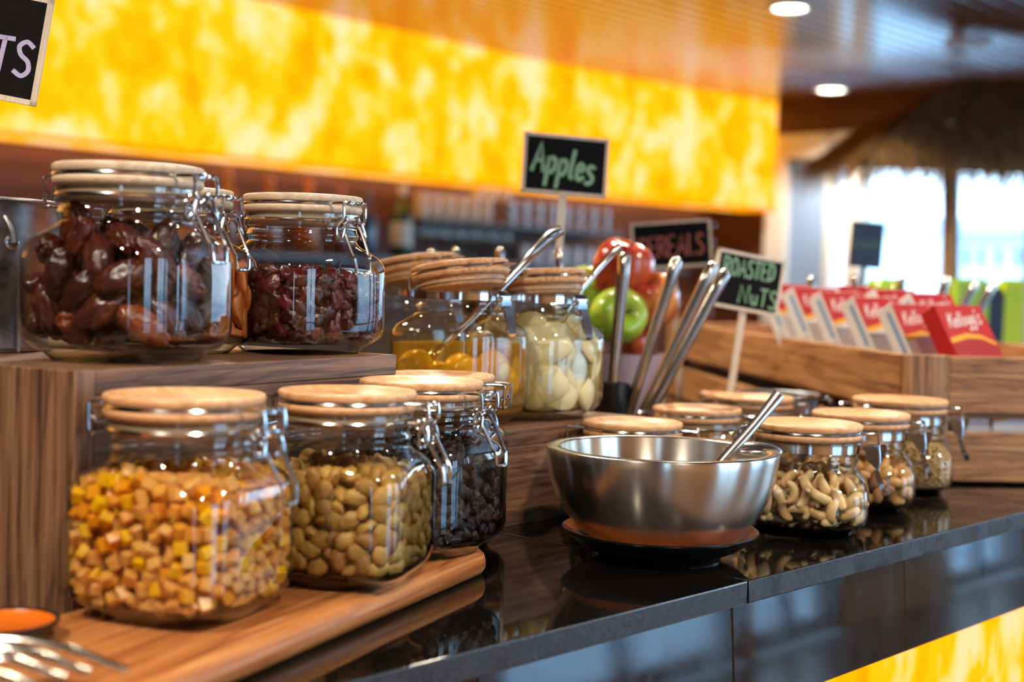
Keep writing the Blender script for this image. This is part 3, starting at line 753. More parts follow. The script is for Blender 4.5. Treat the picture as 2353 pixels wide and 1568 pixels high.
def fill(j, name, meshes, semi, dmin, top, label, cat, group, nind=300, depth=None, mound=.008, seed=1, tries=9000, lay=None, floor=.0095, core=True, stuff_name=None, zaxis=None):
    """pour pieces into jar j: they lie against the wall and under the heaped surface; semi in metres"""
    semi = [.93 * max(max(abs(v.co[k]) for v in me.vertices) for me in meshes) for k in range(3)]
    r = random.Random(seed); s = j.s; a_, b_, c_ = (x / s for x in semi); dm = dmin / s; T = (depth or 3 * dmin) / s
    placed = []; grid = {}
    def key(p): return (int(p.x // dm), int(p.y // dm), int(p.z // dm))
    def ok(p):
        kx, ky, kz = key(p)
        for x in (-1, 0, 1):
            for y in (-1, 0, 1):
                for z in (-1, 0, 1):
                    for q_ in grid.get((kx + x, ky + y, kz + z), ()):
                        if (q_ - p).length < dm: return False
        return True
    def put(p, rot, layer):
        placed.append((p, rot, layer)); grid.setdefault(key(p), []).append(p)
    def support(rot, n):
        q_ = rot.transposed() @ n
        return math.sqrt((a_ * q_.x) ** 2 + (b_ * q_.y) ** 2 + (c_ * q_.z) ** 2)
    def topz(x, y): return top * j.prof[-1][0] + (mound / s) * (noise.noise(Vector((x * 35, y * 35, seed * 3.3))) - (x * x + y * y) / .0030 * .35 + .2)
    for layer in range(3):
        for _ in range(tries if layer < 2 else tries // 2):
            th = r.uniform(0, 2 * pi); rot = Euler((r.uniform(0, 6.28), r.uniform(0, 6.28), r.uniform(0, 6.28))).to_matrix()
            if lay is not None and layer == 0 and r.random() < lay:      # flat side against the glass
                n_ = Vector((math.cos(th), math.sin(th), 0)); t_ = Vector((-n_.y, n_.x, 0)); g_ = r.uniform(0, 6.28)
                x_ = t_ * math.cos(g_) + Vector((0, 0, 1)) * math.sin(g_); rot = Matrix((x_, n_.cross(x_), n_)).transposed()
            n_ = Vector((math.cos(th), math.sin(th), 0))
            sz = support(rot, Vector((0, 0, 1))); sr = support(rot, n_)
            z0 = floor + sz
            if layer < 2:
                z = r.uniform(z0, max(z0 + .001, topz(0, 0) + .01))
                d = sr if layer == 0 else sr + r.uniform(.4 * dm, T)
                rad = radius_at(j.prof, min(z, j.prof[-1][0]), th) - d
                zz = min(radius_at(j.prof, max(z - sz * .7, .010), th), radius_at(j.prof, z + sz * .7, th)) - d
                rad = min(rad, zz)
            else:
                z = 0; rad = radius_at(j.prof, top * j.prof[-1][0], th) * math.sqrt(r.random()) - sr
            if rad < 0: continue
            p = Vector((rad * math.cos(th), rad * math.sin(th), z))
            tz = topz(p.x, p.y)
            if layer == 2: p.z = max(tz - sz * .6 - (r.random() * .5 * dm), z0)
            if p.z > tz - sz * .5: continue
            if ok(p): put(p, rot, layer)
    Mw = j.root.matrix_world; ctr = Mw @ Vector((0, 0, .05))
    tocam = CAM - ctr; tocam.z = 0; tocam.normalize()
    out = []
    for p, rot, layer in placed:
        w = Mw @ p; f = (w - ctr).dot(tocam) / (.06 * s)
        out.append(((-(f + (1.2 if layer == 0 else .35 if layer == 2 else 0))), w, rot, layer))
    out.sort(key=lambda t: t[0])
    rz = j.root.rotation_euler.to_matrix()
    for i, (sc_, w, rot, layer) in enumerate(out[:nind]):
        o = link(name, meshes[i % len(meshes)]); o.matrix_world = Matrix.Translation(w) @ (rz @ rot).to_4x4()
        tag(o, label, cat, group)
    rest = out[nind:]
    if rest:
        q = MB()
        for i, (sc_, w, rot, layer) in enumerate(rest):
            me = meshes[i % len(meshes)]; R3 = rz @ rot; cc = j.root.location
            q.add([R3 @ v.co + w - cc for v in me.vertices], [tuple(p.vertices) for p in me.polygons])
        o = q.build(stuff_name or (name + '_heap'), list(meshes[0].materials), None, fix=False, angle=70); o.location = j.root.location
        tag(o, label + ', the heap behind', cat, None, 'stuff')
    return out

J = {}
ZB, ZU, ZL = CZ - HB, CZ - HU, CZ - HL
J['cubes'] = jar('frontmost clip-top glass jar, full of orange candied fruit cubes', 427, .828, .095, ZB, -22)
J['sultanas'] = jar('clip-top glass jar of golden sultanas on the serving board', 802, .932, .0923, ZB, -15)
J['raisins'] = jar('clip-top glass jar of black raisins on the serving board', 971, 1.042, .0926, ZB, -31)
J['prunes'] = jar('clip-top glass jar mostly hidden behind the jar of black raisins', 1012, 1.16, .0918, ZC, 165, 1.16)
J['dates'] = jar('large clip-top glass jar of dates at the corner of the tall riser', 290, .945, .0997, ZU, -26, .95, wood_='beech_pale')
J['apricots'] = jar('clip-top glass jar of dried apricots behind the jar of dates', 386, 1.062, .0940, ZU, -30, .95, wood_='beech_pale')
J['cranberries'] = jar('clip-top glass jar of dark red dried cranberries on the tall riser', 690, 1.112, .0942, ZU, -42, .95, wood_='beech_pale')
J['peach'] = jar('open clip-top jar of yellow peach halves in syrup with a ladle in it', 1057, 1.31, .0925, ZL, -38, 1.10, 'band', 'beech_warm', 9)
J['pear'] = jar('open clip-top jar of pale pear pieces on the low riser', 1230, 1.39, .0985, ZL, -40, 1.02, 'band', 'beech_warm', 5)
J['juice'] = jar('open clip-top jar with a tilted lid, half hidden behind the cranberry jar', 952, 1.52, .100, ZL, -40, 1.02, 'band', 'beech_warm', 12)
SQ = .69
J['cashews'] = jar('squat clip-top jar of cashew nuts beside the steel bowl', 1862, 1.285, .1005, ZC, -14, SQ, 'band')
J['peanuts'] = jar('squat clip-top jar of peanuts between the cashew jar and the seed jar', 1985, 1.43, .0985, ZC, -16, SQ, 'band')
J['seeds'] = jar('squat clip-top jar of pale seeds next to the wooden crate', 2074, 1.56, .104, ZC, -18, SQ, 'band')
J['back1'] = jar('squat clip-top jar directly behind the steel bowl, its lid wire to the side', 1460, 1.315, .0942, ZC, -10, SQ, 'wire')
J['back2'] = jar('squat clip-top jar behind the spoon of the steel bowl', 1607, 1.485, .0942, ZC, -10, SQ, 'wire')
J['back3'] = jar('squat clip-top jar in front of the small metal pan', 1737, 1.66, .0945, ZC, -10, SQ, 'wire')

cubes = [cube_mesh('candied_cube', .0082, k, M['cube']) for k in range(5)]
fill(J['cubes'], 'candied_fruit_cube', cubes, (.0049, .0049, .0046), .0077, .73, 'orange candied fruit cube in the frontmost jar', 'fruit cube', 'candied cubes in the frontmost jar', 300, .016, .006, 3, 7000)
sult = [blob('sultana', (.0078, .0058, .0036), k, .22, 3.6, M['sultana'], 3) for k in range(6)]
fill(J['sultanas'], 'golden_sultana', sult, (.0075, .0054, .0038), .0084, .69, 'golden sultana in the jar on the serving board', 'sultana', 'sultanas in their jar', 240, .018, .010, 5, 7000, .6)
rais = [blob('raisin', (.0066, .0046, .0036), k + 9, .5, 3.0, M['raisin'], 3) for k in range(5)]
fill(J['raisins'], 'black_raisin', rais, (.0064, .0048, .004), .0074, .70, 'black raisin in the jar on the serving board', 'raisin', 'black raisins in their jar', 240, .014, .014, 7, 8000, .5)
prun = [blob('prune', (.011, .008, .006), k + 19, .25, 1.8, M['raisin'], 2) for k in range(4)]
fill(J['prunes'], 'dark_dried_fruit', prun, (.0112, .0085, .0065), .0125, .6, 'dark dried fruit in the jar behind the raisins', 'dried fruit', 'dark fruit in the hidden jar', 120, .02, .008, 8, 3000, .5)
cran = [blob('cranberry', (.0084, .0062, .0036), k + 29, .5, 2.4, M['cranberry'], 3) for k in range(6)]
fill(J['cranberries'], 'dried_cranberry', cran, (.0080, .0062, .0042), .0084, .60, 'dried cranberry in the jar on the tall riser', 'cranberry', 'cranberries in their jar', 260, .018, .006, 9, 7000, .45)
dts = [blob('date', (.0205, .0108, .0100), k + 39, .16, 1.6, M['date'], 4, 0, .22) for k in range(6)]
fill(J['dates'], 'dried_date', dts, (.0208, .0112, .0105), .0190, .76, 'glossy brown dried date in the large jar', 'date', 'dates in their jar', 120, .05, .016, 12, 5000, .55)
apr = [blob('apricot', (.0175, .0150, .0055), k + 49, .16, 1.5, M['apricot'], 3, .004) for k in range(5)]
fill(J['apricots'], 'dried_apricot', apr, (.0178, .0155, .0060), .0140, .82, 'dried apricot in the jar behind the dates', 'apricot', 'apricots in their jar', 140, .03, .008, 13, 4000, .85)
csh = [cashew_mesh('cashew', k, M['cashew']) for k in range(6)]
fill(J['cashews'], 'cashew_nut', csh, (.0125, .0046, .0090), .0112, .66, 'cashew nut in the squat jar beside the steel bowl', 'cashew', 'cashews in their jar', 200, .024, .012, 15, 5000, .0)
pnt = [blob('peanut', (.0085, .0055, .0052), k + 59, .10, 1.4, M['peanut'], 2) for k in range(4)]
fill(J['peanuts'], 'peanut', pnt, (.0085, .0056, .0053), .0098, .62, 'peanut in the squat jar between cashews and seeds', 'peanut', 'peanuts in their jar', 160, .02, .008, 16, 4000, .3)
sds = [blob('seed', (.0024, .0020, .0016), k + 69, .15, 1.4, M['granola'], 1) for k in range(3)]
fill(J['seeds'], 'pale_seed_fill', sds, (.0025, .0021, .0017), .0034, .66, 'pale seeds heaped in the squat jar next to the crate', 'seeds', None, 0, .0045, .004, 17, 22000, .3, stuff_name='pale_seeds')
for kk, mm, lab in (('back1', M['raisin'], 'dark dried fruit in the jar right behind the steel bowl'), ('back2', M['cashew'], 'nut in the jar behind the spoon'), ('back3', M['peanut'], 'nut in the jar by the metal pan')):
    ms = [blob('dried_morsel', (.009, .007, .0055), k + 79, .15, 1.6, mm, 2) for k in range(2)]
    fill(J[kk], 'dried_morsel', ms, (.0092, .0072, .006), .0130, .55, lab, 'dried food', lab + ' group', 0, .014, .006, 18, 1500, .3, stuff_name='dried_morsels')
# fruit pieces in liquid
def liquid(j, level, mat_, label, name):
    p = j.prof; seg = 64; vs = []; zs = [.0100, .012, .016, .024] + [.024 + (level * p[-1][0] - .024) * t for t in (.33, .66, 1)]
    for z in zs:
        for k in range(seg):
            a = 2 * pi * k / seg; r = radius_at(p, max(z, .014), a, .0026 if z > .011 else .010); vs.append((r * math.cos(a), r * math.sin(a), z))
    n = len(zs); fs = [(i * seg + k, i * seg + (k + 1) % seg, (i + 1) * seg + (k + 1) % seg, (i + 1) * seg + k) for i in range(n - 1) for k in range(seg)]
    fs += [tuple(range(seg))[::-1], tuple((n - 1) * seg + k for k in range(seg))]
    q = MB(); q.add(vs, fs); o = q.build(name, mat_, None, fix=False); o.matrix_world = j.root.matrix_world.copy()
    tag(o, label, 'liquid', None, 'stuff')
liquid(J['peach'], .60, M['syrup'], 'amber syrup filling the open peach jar', 'syrup')
pch = [blob('peach_half', (.0185, .0185, .0165), k + 89, .05, 1.2, M['peach'], 3) for k in range(3)]
fill(J['peach'], 'peach_half', pch, (.0187, .0187, .0167), .031, .55, 'yellow peach half in the syrup of the open jar', 'peach', 'peach halves in syrup', 30, .06, .002, 21, 3000)
prs = [wedge_mesh('pear_wedge', k, M['pear']) for k in range(5)]
fill(J['pear'], 'pear_piece', prs, (.0270, .0140, .0115), .0150, .78, 'pale canned pear piece in the open jar', 'pear', 'pear pieces in their jar', 110, .05, .012, 22, 6000, 1.0)
liquid(J['pear'], .62, M['brine'], 'pale juice around the pear pieces', 'fruit_juice')
liquid(J['juice'], .62, cloudy('grey_juice', (.85, .8, .72, 1), srgb(120, 108, 92), .35), 'greyish juice in the half-hidden open jar', 'fruit_juice')

# ------------------------------------------------------------------ steel bowl on its saucer, spoon
bp = Vector(((1530 - W / 2) / F * 1.14, 1.14, ZC))
sc = empty('saucer', bp, 0, label='black saucer with orange glazed inside under the steel bowl', cat='saucer')
orange_glaze = plain('orange_glaze', srgb(160, 84, 36), .22, 0, .5)
MB().lathe([(0, .004), (.046, .004), (.047, 0), (.050, 0), (.051, .004), (.066, .0105), (.0790, .0205), (.0808, .0225), (.0806, .0236), (.0795, .0236)], 72).build('dish', M['black_glaze'], sc, angle=60)
MB().lathe([(.0795, .0236), (.0775, .0220), (.0650, .0130), (.050, .0072), (0, .0066)], 72).build('glazed_inside', orange_glaze, sc, angle=60)
bw_ = empty('steel_bowl', bp + Vector((0, 0, .0132)), 0, label='brushed steel double-walled serving bowl with a spoon', cat='bowl')
bprof = [(.0, .0), (.048, .0), (.058, .0030), (.0680, .0100), (.0790, .0225), (.0870, .0370), (.0925, .0530), (.0950, .0690), (.0954, .0745), (.0950, .0762)]
MB().lathe(bprof, 96).build('outer_wall', M['brushed'], bw_, angle=60)
MB().lathe([(.0950, .0762), (.0940, .0768), (.0850, .0768), (.0838, .0758)], 96).build('rim', plain('polished_rim', (.75, .7, .62, 1), .16, 1), bw_, angle=60)
MB().lathe([(.0838, .0758), (.0820, .0600), (.0760, .0380), (.0640, .0190), (.045, .0100), (0, .0080)], 96).build('inner_wall', M['brushed'], bw_, angle=60)

def spoon(name, label, pts, widths, hole=False, bowl=None, mat_='steel', thick=.0011):
    """a flat steel handle through world points with a dished end"""
    P = smooth_path(pts, 5); n = len(P)
    e = empty(name, P[-1], 0, label=label, cat='spoon'); base = P[-1].copy()
    view = Vector((0, -1, .15)).normalized()
    q = MB(); vs = []; fs = []
    side0 = None
    for i, p in enumerate(P):
        t = (P[min(i + 1, n - 1)] - P[max(i - 1, 0)]).normalized()
        sd = t.cross(view).normalized(); nn = sd.cross(t).normalized()
        f = i / (n - 1) * (len(widths) - 1); k = min(int(f), len(widths) - 2); w = widths[k] + (widths[k + 1] - widths[k]) * (f - k)
        for a in range(8):
            c, s_ = math.cos(2 * pi * a / 8), math.sin(2 * pi * a / 8)
            vs.append(p - base + sd * w * c + nn * thick * s_)
    for i in range(n - 1):
        fs += [(i * 8 + a, i * 8 + (a + 1) % 8, (i + 1) * 8 + (a + 1) % 8, (i + 1) * 8 + a) for a in range(8)]
    fs += [tuple(range(8))[::-1], tuple((n - 1) * 8 + a for a in range(8))]
    q.add(vs, fs); q.build('handle', M[mat_], e, angle=50)
    if hole:
        t = (P[1] - P[0]).normalized(); sd = t.cross(view).normalized()
        c0 = P[0] - base + t * .010
        pts_ = [c0 + t * .006 * math.cos(a * pi / 12) + sd * .0022 * math.sin(a * pi / 12) - t.cross(sd) * -.0 for a in range(24)]
        nn = sd.cross(t).normalized()
        MB().tube([p + nn * thick for p in pts_], .0006, 6, closed=True).build('hanging_hole', M['black_plastic'], e)
    if bowl:
        b = blob('bowl', (bowl, bowl * .68, bowl * .35), 3, .0, 1, M[mat_], 3)
        o = link('bowl', b, e); t = (P[-1] - P[-2]).normalized(); o.location = t * bowl * .9; o.rotation_euler = t.to_track_quat('X', 'Z').to_euler()
    return e
Yb = 1.14
spoon('serving_spoon', 'steel spoon leaning over the rim of the steel bowl', [at(1791, 906, 1.165), at(1735, 975, 1.155), at(1672, 1046, 1.145), at(1625, 1100, 1.135), at(1595, 1130, 1.13)], [.0055, .0042, .0042, .0042, .003, .003], bowl=.018, thick=.0016)
MBk = blob('ladle_bowl', (.026, .018, .008), 2, 0, 1, M['steel'], 3)
o = link('sauce_ladle', MBk); o.location = at(1738, 1036, 1.20) ; o.location.z = bp.z + .0132 + .0752; o.location = Vector((.204, 1.165, bp.z + .086)); tag(o, 'small steel ladle head resting on the rim of the steel bowl', 'ladle')
spoon('ladle', 'steel ladle with a hanging hole leaning in the open peach jar', [at(1292, 528, 1.34), at(1262, 545, 1.34), at(1215, 592, 1.34), at(1155, 655, 1.33), at(1085, 730, 1.32), at(1020, 792, 1.31)], [.0048, .0062, .0052, .0042, .0036, .0032, .003], True, .014)
spoon('serving_spoon', 'thin steel spoon leaning in the open pear jar', [at(1428, 568, 1.42), at(1400, 590, 1.42), at(1340, 660, 1.41), at(1290, 730, 1.40)], [.003, .0034, .0028, .0028], False, .012)

# ------------------------------------------------------------------ galvanised bucket on the tall riser
bk = at(-92, 640, 1.03); bk.z = ZU
eb_ = empty('galvanised_bucket', bk, 0, label='galvanised metal bucket at the edge of the picture beside the dates', cat='bucket')
tp = at(60, 458, .97).z - ZU
MB().lathe([(0, .002), (.060, .002), (.0605, 0), (.0625, .0), (.063, .004), (.0660, .048), (.0672, .052), (.0668, .056), (.0674, .060), (.0670, .064), (.0712, tp - .004), (.0728, tp), (.0716, tp + .001), (.0690, tp - .004), (.061, .004), (0, .004)], 72).build('body', M['galvanised'], eb_, angle=50)
MB().tube(arc(.0722, 0, 360, tp, 60)[:-1], .0016, 8, closed=True).build('rolled_rim', M['galvanised'], eb_)
MB().tube(arc(.0634, 0, 360, .002, 60)[:-1], .0016, 8, closed=True).build('base_ring', M['galvanised'], eb_)
dl = R(-40)
hx, hy = .0705 * math.cos(dl), .0705 * math.sin(dl)
lug = MB(); Ml = Matrix.Translation((hx, hy, tp - .030)) @ Matrix.Rotation(dl, 4, 'Z') @ Matrix.Rotation(R(90), 4, 'Y')
lug.lathe([(.0015, .0), (.0015, .0022), (.0040, .0024), (.0052, .0014), (.0054, 0)], 20, Ml); lug.build('handle_lug', M['steel'], eb_)
MB().tube(smooth_path([(hx * 1.04, hy * 1.04, tp - .030), (hx * 1.06 - .004, hy * 1.06, tp - .018), (hx * 1.05 - .014, hy * 1.05, tp - .006), (hx * .9 - .035, hy * .9 - .012, tp + .002)], 5), .0022, 8).build('handle', M['galvanised'], eb_)
MB().box((0, 0, 0), (.0012, .003, .050)).build('seam', M['galvanised'], eb_).location = (.0655 * math.cos(-.54), .0655 * math.sin(-.54), .026)

# ------------------------------------------------------------------ orange bowl and serving fork at the near end
ob = empty('sauce_dish', ((18 - W / 2) / F * .752, .752, ZB), 0, label='shallow orange glazed dish with a black rim on the near end of the board', cat='dish')
MB().lathe([(0, .0), (.020, 0), (.0225, .002), (.0275, .0085), (.0288, .0100), (.0286, .0112), (.0268, .0112), (.0262, .0104)], 60).build('dish', M['black_glaze'], ob, angle=60)
MB().lathe([(.0262, .0104), (.024, .0075), (.016, .006), (0, .006)], 60).build('glazed_inside', plain('bright_orange_glaze', srgb(214, 104, 16), .3, 0, .4), ob, angle=60)
fk = empty('serving_fork', on(-60, 1520, HB), 0, label='steel serving fork with long curved tines at the near end of the board', cat='fork')
def tine(pix, Ys, r0, r1):
    P = smooth_path([at(x, y, d) - fk.location for (x, y), d in zip(pix, Ys)], 5); n = len(P)
    MB().tube(P, [r0 + (r1 - r0) * i / (n - 1) for i in range(n)], 10, flat=.6).build('tine', M['dark_steel'], fk)
tine([(-140, 1470), (20, 1466), (150, 1488), (250, 1525), (292, 1540)], [.66, .66, .66, .66, .66], .0042, .0028)
tine([(-140, 1500), (10, 1488), (110, 1510), (175, 1536), (208, 1545)], [.64, .64, .64, .64, .64], .0042, .0028)
tine([(-140, 1525), (0, 1512), (70, 1530), (120, 1550), (150, 1558)], [.62, .62, .62, .62, .62], .0042, .0028)
tine([(-140, 1555), (-40, 1545), (20, 1558), (60, 1572), (90, 1585)], [.60, .60, .60, .60, .60], .0042, .0028)
P = smooth_path([at(x, y, d) - fk.location for (x, y), d in (((-130, 1512), .63), ((-260, 1520), .63), ((-420, 1560), .63))], 5)
MB().tube(P, [.012, .011, .009, .007, .006, .005, .005, .005, .005, .005, .005], 12, flat=.4).build('handle', M['dark_steel'], fk)

# ------------------------------------------------------------------ chalk lettering (hand strokes)
ST = set('AELTNKk')
GL = {
 'A': (.66, [[(0, 0), (.33, 1), (.62, -.02)], [(.12, .36), (.54, .36)]]), 'p': (.5, [[(.06, .55), (.02, -.42)], [(.05, .38), (.2, .56), (.4, .5), (.42, .22), (.25, .04), (.05, .1)]]),
 'l': (.24, [[(.14, .98), (.06, .12), (.2, .02)]]), 'e': (.46, [[(.05, .3), (.38, .36), (.36, .5), (.2, .57), (.05, .4), (.06, .14), (.2, 0), (.42, .1)]]),
 's': (.44, [[(.38, .52), (.2, .57), (.06, .46), (.15, .32), (.33, .2), (.34, .04), (.16, -.06), (.0, -.02)]]), 'C': (.66, [[(.62, .86), (.36, 1), (.08, .7), (.05, .3), (.25, 0), (.6, .1)]]),
 'E': (.54, [[(.5, 1), (.05, 1), (.03, 0), (.5, 0)], [(.05, .52), (.42, .52)]]), 'R': (.6, [[(.05, 0), (.05, 1)], [(.05, 1), (.42, .95), (.48, .74), (.32, .54), (.05, .5)], [(.25, .5), (.56, 0)]]),
 'L': (.5, [[(.08, 1), (.04, 0), (.46, .02)]]), 'S': (.52, [[(.46, .88), (.26, 1), (.06, .84), (.14, .6), (.38, .42), (.44, .16), (.26, -.02), (.02, .08)]]),
 'O': (.64, [[(.3, 1), (.06, .7), (.06, .28), (.3, 0), (.54, .28), (.54, .72), (.3, 1)]]), 'T': (.56, [[(0, .98), (.54, 1)], [(.28, 1), (.24, 0)]]),
 'D': (.6, [[(.05, 0), (.07, 1)], [(.02, 1), (.36, .94), (.52, .6), (.42, .16), (.02, .0)]]), 'N': (.74, [[(.04, 0), (.08, 1), (.60, 0), (.66, 1)]]),
 'U': (.56, [[(.05, .95), (.06, .25), (.24, 0), (.44, .2), (.47, .95)]]), 'r': (.4, [[(.06, .56), (.05, 0)], [(.06, .36), (.2, .54), (.38, .52)]]), 't': (.36, [[(.16, .85), (.14, .1), (.3, .02)], [(0, .58), (.34, .58)]]),
 'u': (.5, [[(.05, .55), (.07, .14), (.22, .02), (.38, .2)], [(.4, .56), (.4, .02)]]), 'a': (.5, [[(.4, .5), (.2, .57), (.05, .3), (.14, .03), (.3, .1), (.4, .5), (.4, .1), (.48, .02)]]),
 'n': (.5, [[(.06, .56), (.05, 0)], [(.06, .36), (.22, .56), (.38, .46), (.4, 0)]]), 'o': (.48, [[(.22, .57), (.05, .3), (.2, .0), (.4, .26), (.22, .57)]]),
 'g': (.48, [[(.4, .5), (.2, .57), (.05, .32), (.18, .06), (.36, .2), (.4, .54), (.38, -.2), (.2, -.4), (.02, -.26)]]), 'K': (.6, [[(.1, 1), (.04, 0)], [(.52, 1), (.09, .45)], [(.2, .56), (.56, 0)]]),
 'G': (.66, [[(.58, .86), (.34, 1), (.08, .7), (.06, .3), (.26, 0), (.54, .14), (.56, .44), (.34, .44)]]), "'": (.16, [[(.1, 1), (.05, .8)]]), ' ': (.4, []),
}
def lettering(q, text, x0, z0, hgt, width, y, slant=0.0, spacing=.1, rise=0.0, fit=None):
    tw = sum(GL[c][0] + spacing for c in text) - spacing
    sx = hgt if fit is None else fit / tw
    cx = x0
    for c in text:
        w, strokes = GL[c]
        for st in strokes:
            P = [Vector((a, b, 0)) for a, b in st]
            if c not in ST and len(P) > 2: P = smooth_path(P, 5)
            pts = [Vector((cx + p.x * sx + slant * p.y * hgt, y, z0 + p.y * hgt + rise * (cx - x0))) for p in P]
            n = len(pts); vs = []
            for i, p in enumerate(pts):
                t = (pts[min(i + 1, n - 1)] - pts[max(i - 1, 0)]); t = t.normalized() if t.length > 1e-9 else Vector((1, 0, 0))
                s_ = Vector((-t.z, 0, t.x)) * width / 2
                e_ = t * width * .3 * (-1 if i == 0 else 1 if i == n - 1 else 0)
                vs += [p + s_ + e_, p - s_ + e_]
            q.add(vs, [(2 * i, 2 * i + 1, 2 * i + 3, 2 * i + 2) for i in range(n - 1)])
        cx += (w + spacing) * sx
    return tw * sx
def chalk(name, c):
    g = G(name); n = g.noise(g.coords(), 900, 3, .7)
    g.pbr(Base_Color=g.ramp(n, [(.3, tuple(x * .7 for x in c[:3]) + (1,)), (.6, c)]), Roughness=.9); return g.m
def slate():
    g = G('chalkboard'); n = g.noise(g.coords(), 90, 4, .6)
    g.pbr(Base_Color=g.ramp(n, [(.4, srgb(9, 8, 10)), (.75, srgb(22, 20, 24))]), Roughness=.8, Specular_IOR_Level=.2); return g.m
M['slate'] = slate()
def sign(label, ctr, yaw, tilt, w, h, lines, ink, post_to, post_dx=0.0, frame='post_wood', slate_='slate', lean=0, post_w=.009):
    """chalk label on a post; local x along the board, -y is its face"""
    Rm = Matrix.Rotation(R(yaw), 4, 'Z') @ Matrix.Rotation(R(lean), 4, 'X') @ Matrix.Rotation(R(tilt), 4, 'Y')
    e = empty('chalkboard_sign', ctr, 0, label=label, cat='sign'); e.rotation_euler = Rm.to_euler()
    b = .0042; t = .004
    MB().box((0, 0, 0), (w - b, t * .7, h - b)).build('slate', M[slate_], e)
    q = MB()
    for c, d in (((0, 0, h / 2 - b / 2), (w, t, b)), ((0, 0, -h / 2 + b / 2), (w, t, b)), ((-w / 2 + b / 2, 0, 0), (b, t, h)), ((w / 2 - b / 2, 0, 0), (b, t, h))): q.box(c, d)
    q.build('frame', M[frame], e, smooth=False)
    q = MB()
    for text, x0, z0, hg, fit, sw, sl, ri in lines:
        lettering(q, text, x0, z0, hg, sw, -t * .35 - .0004, sl, .12, ri, fit)
    q.build('lettering', ink, e, fix=False, smooth=False)
    dz = (ctr.z - h / 2 - post_to) / math.cos(R(tilt))
    MB().box((post_dx, t * .9, -h / 2 - dz / 2 + .01), (post_w, .004, dz + .02)).build('post', M[frame], e, bevel=.0006, bseg=1)
    return e
green = chalk('green_chalk', srgb(166, 214, 170)); pink = chalk('pink_chalk', srgb(206, 120, 112)); white = chalk('lilac_chalk', srgb(206, 198, 236)); dim = chalk('dim_chalk', srgb(84, 120, 110))
sc_ = at(1299, 380, 1.78); w_ = 196 * 1.78 / F; h_ = 136 * 1.78 / F
sign('chalkboard sign on a tall post reading Apples', sc_, 16, 2, w_ * 1.04, h_, [('Apples', -w_ * .41, -h_ * .12, h_ * .47, w_ * .76, .0048, .10, -.14)], green, ZC, 0)
sc_ = at(1543, 562, 2.15); w_ = 184 * 2.15 / F; h_ = 108 * 2.15 / F
sign('chalkboard sign reading Cereals behind the apples', sc_, -8, -5, w_, h_, [('CEREALS', -w_ * .42, -h_ * .26, h_ * .42, w_ * .82, .0030, 0, .03)], pink, ZC + .05, 0)
sc_ = at(1718, 650, 1.78); w_ = 172 * 1.78 / F; h_ = 132 * 1.78 / F
sign('chalkboard sign reading Roasted Nuts stuck in the small metal pan', sc_, 22, 8, w_ * 1.05, h_, [('ROASTED', -w_ * .41, h_ * .08, h_ * .30, w_ * .80, .0026, 0, .02), ('NuTS', -w_ * .12, -h_ * .36, h_ * .30, w_ * .60, .0023, 0, -.02)], green, ZC + .06, .002)
sc_ = at(-62, 96, 1.10); w_ = .1; h_ = .082
sign('chalkboard sign cut by the picture edge, its word ending in TS', at(-60, 90, 1.08), 6, 9, .108, .084, [('TS', .016, -.020, .026, .030, .0036, .02, -.02)], white, ZU + .03, .0)
sc_ = at(1991, 563, 2.7); w_ = 76 * 2.7 / F; h_ = 104 * 2.7 / F
M['slate_blue'] = plain('blue_slate', srgb(30, 52, 80), .6); M['dark_post'] = plain('dark_post', srgb(70, 60, 60), .6)
sign('small blue-black sign in front of the bright window', sc_, 14, 3, w_ * 1.05, h_, [('Granola', -w_ * .42, -h_ * .08, h_ * .24, w_ * .84, .0026, .1, .06)], dim, ZC, .0, 'dark_post', 'slate_blue')
# ------------------------------------------------------------------ slatted display crate
cp_ = at(2086, 815, 1.61)
cr = empty('display_crate', (cp_.x, cp_.y, ZC), R(6), label='slatted oak display crate holding the cereal cartons', cat='crate')
top = cp_.z - ZC; LW, LL = .36, 1.30
def crate_board(name, c, d, mat_): return box_part(name, c, d, mat_, cr, .0015, 1)
pw = .052
for x, y in ((pw / 2, .009), (LW - pw / 2, .009), (pw / 2, LL - .009), (LW - pw / 2, LL - .009)):
    crate_board('post', (x, y, top / 2), (pw, .018, top), M['oak_z'])
hi = .067; gapz = .020; lo = top - hi - gapz - .006
for y in (.012, LL - .012):
    crate_board('slat', (LW / 2 + .0, y, top - hi / 2 - .001), (LW - 2 * pw - .002, .014, hi), M['oak_x'])
    crate_board('slat', (LW / 2 + .0, y, .003 + lo / 2), (LW - 2 * pw - .002, .014, lo), M['oak_x'])
def long_slat(x, z, hh):
    o = box_part('slat', (x, LL / 2, z), (LL - .04, .014, hh), M['oak_x'], cr, .0015, 1); o.rotation_euler = (0, 0, R(90))
for x in (.007, LW - .007):
    long_slat(x, top - hi / 2 - .001, hi); long_slat(x, .003 + lo / 2, lo)
crate_board('tray_floor', (LW / 2, LL / 2, top - hi - .004), (LW - .03, LL - .03, .006), M['oak_x'])
ins = crate_board('tray_insert', (LW / 2, .36, top - hi + .022), (LW - .04, .64, .004), M['oak_x']); ins.rotation_euler = (R(4.0), 0, 0)
crate_board('crate_floor', (LW / 2, LL / 2, .006), (LW - .03, LL - .03, .006), M['oak_x'])
for x, y in ((.06, .03), (.3, .03)): crate_board('foot', (x, y, .0015), (.03, .03, .003), M['black_plastic'])

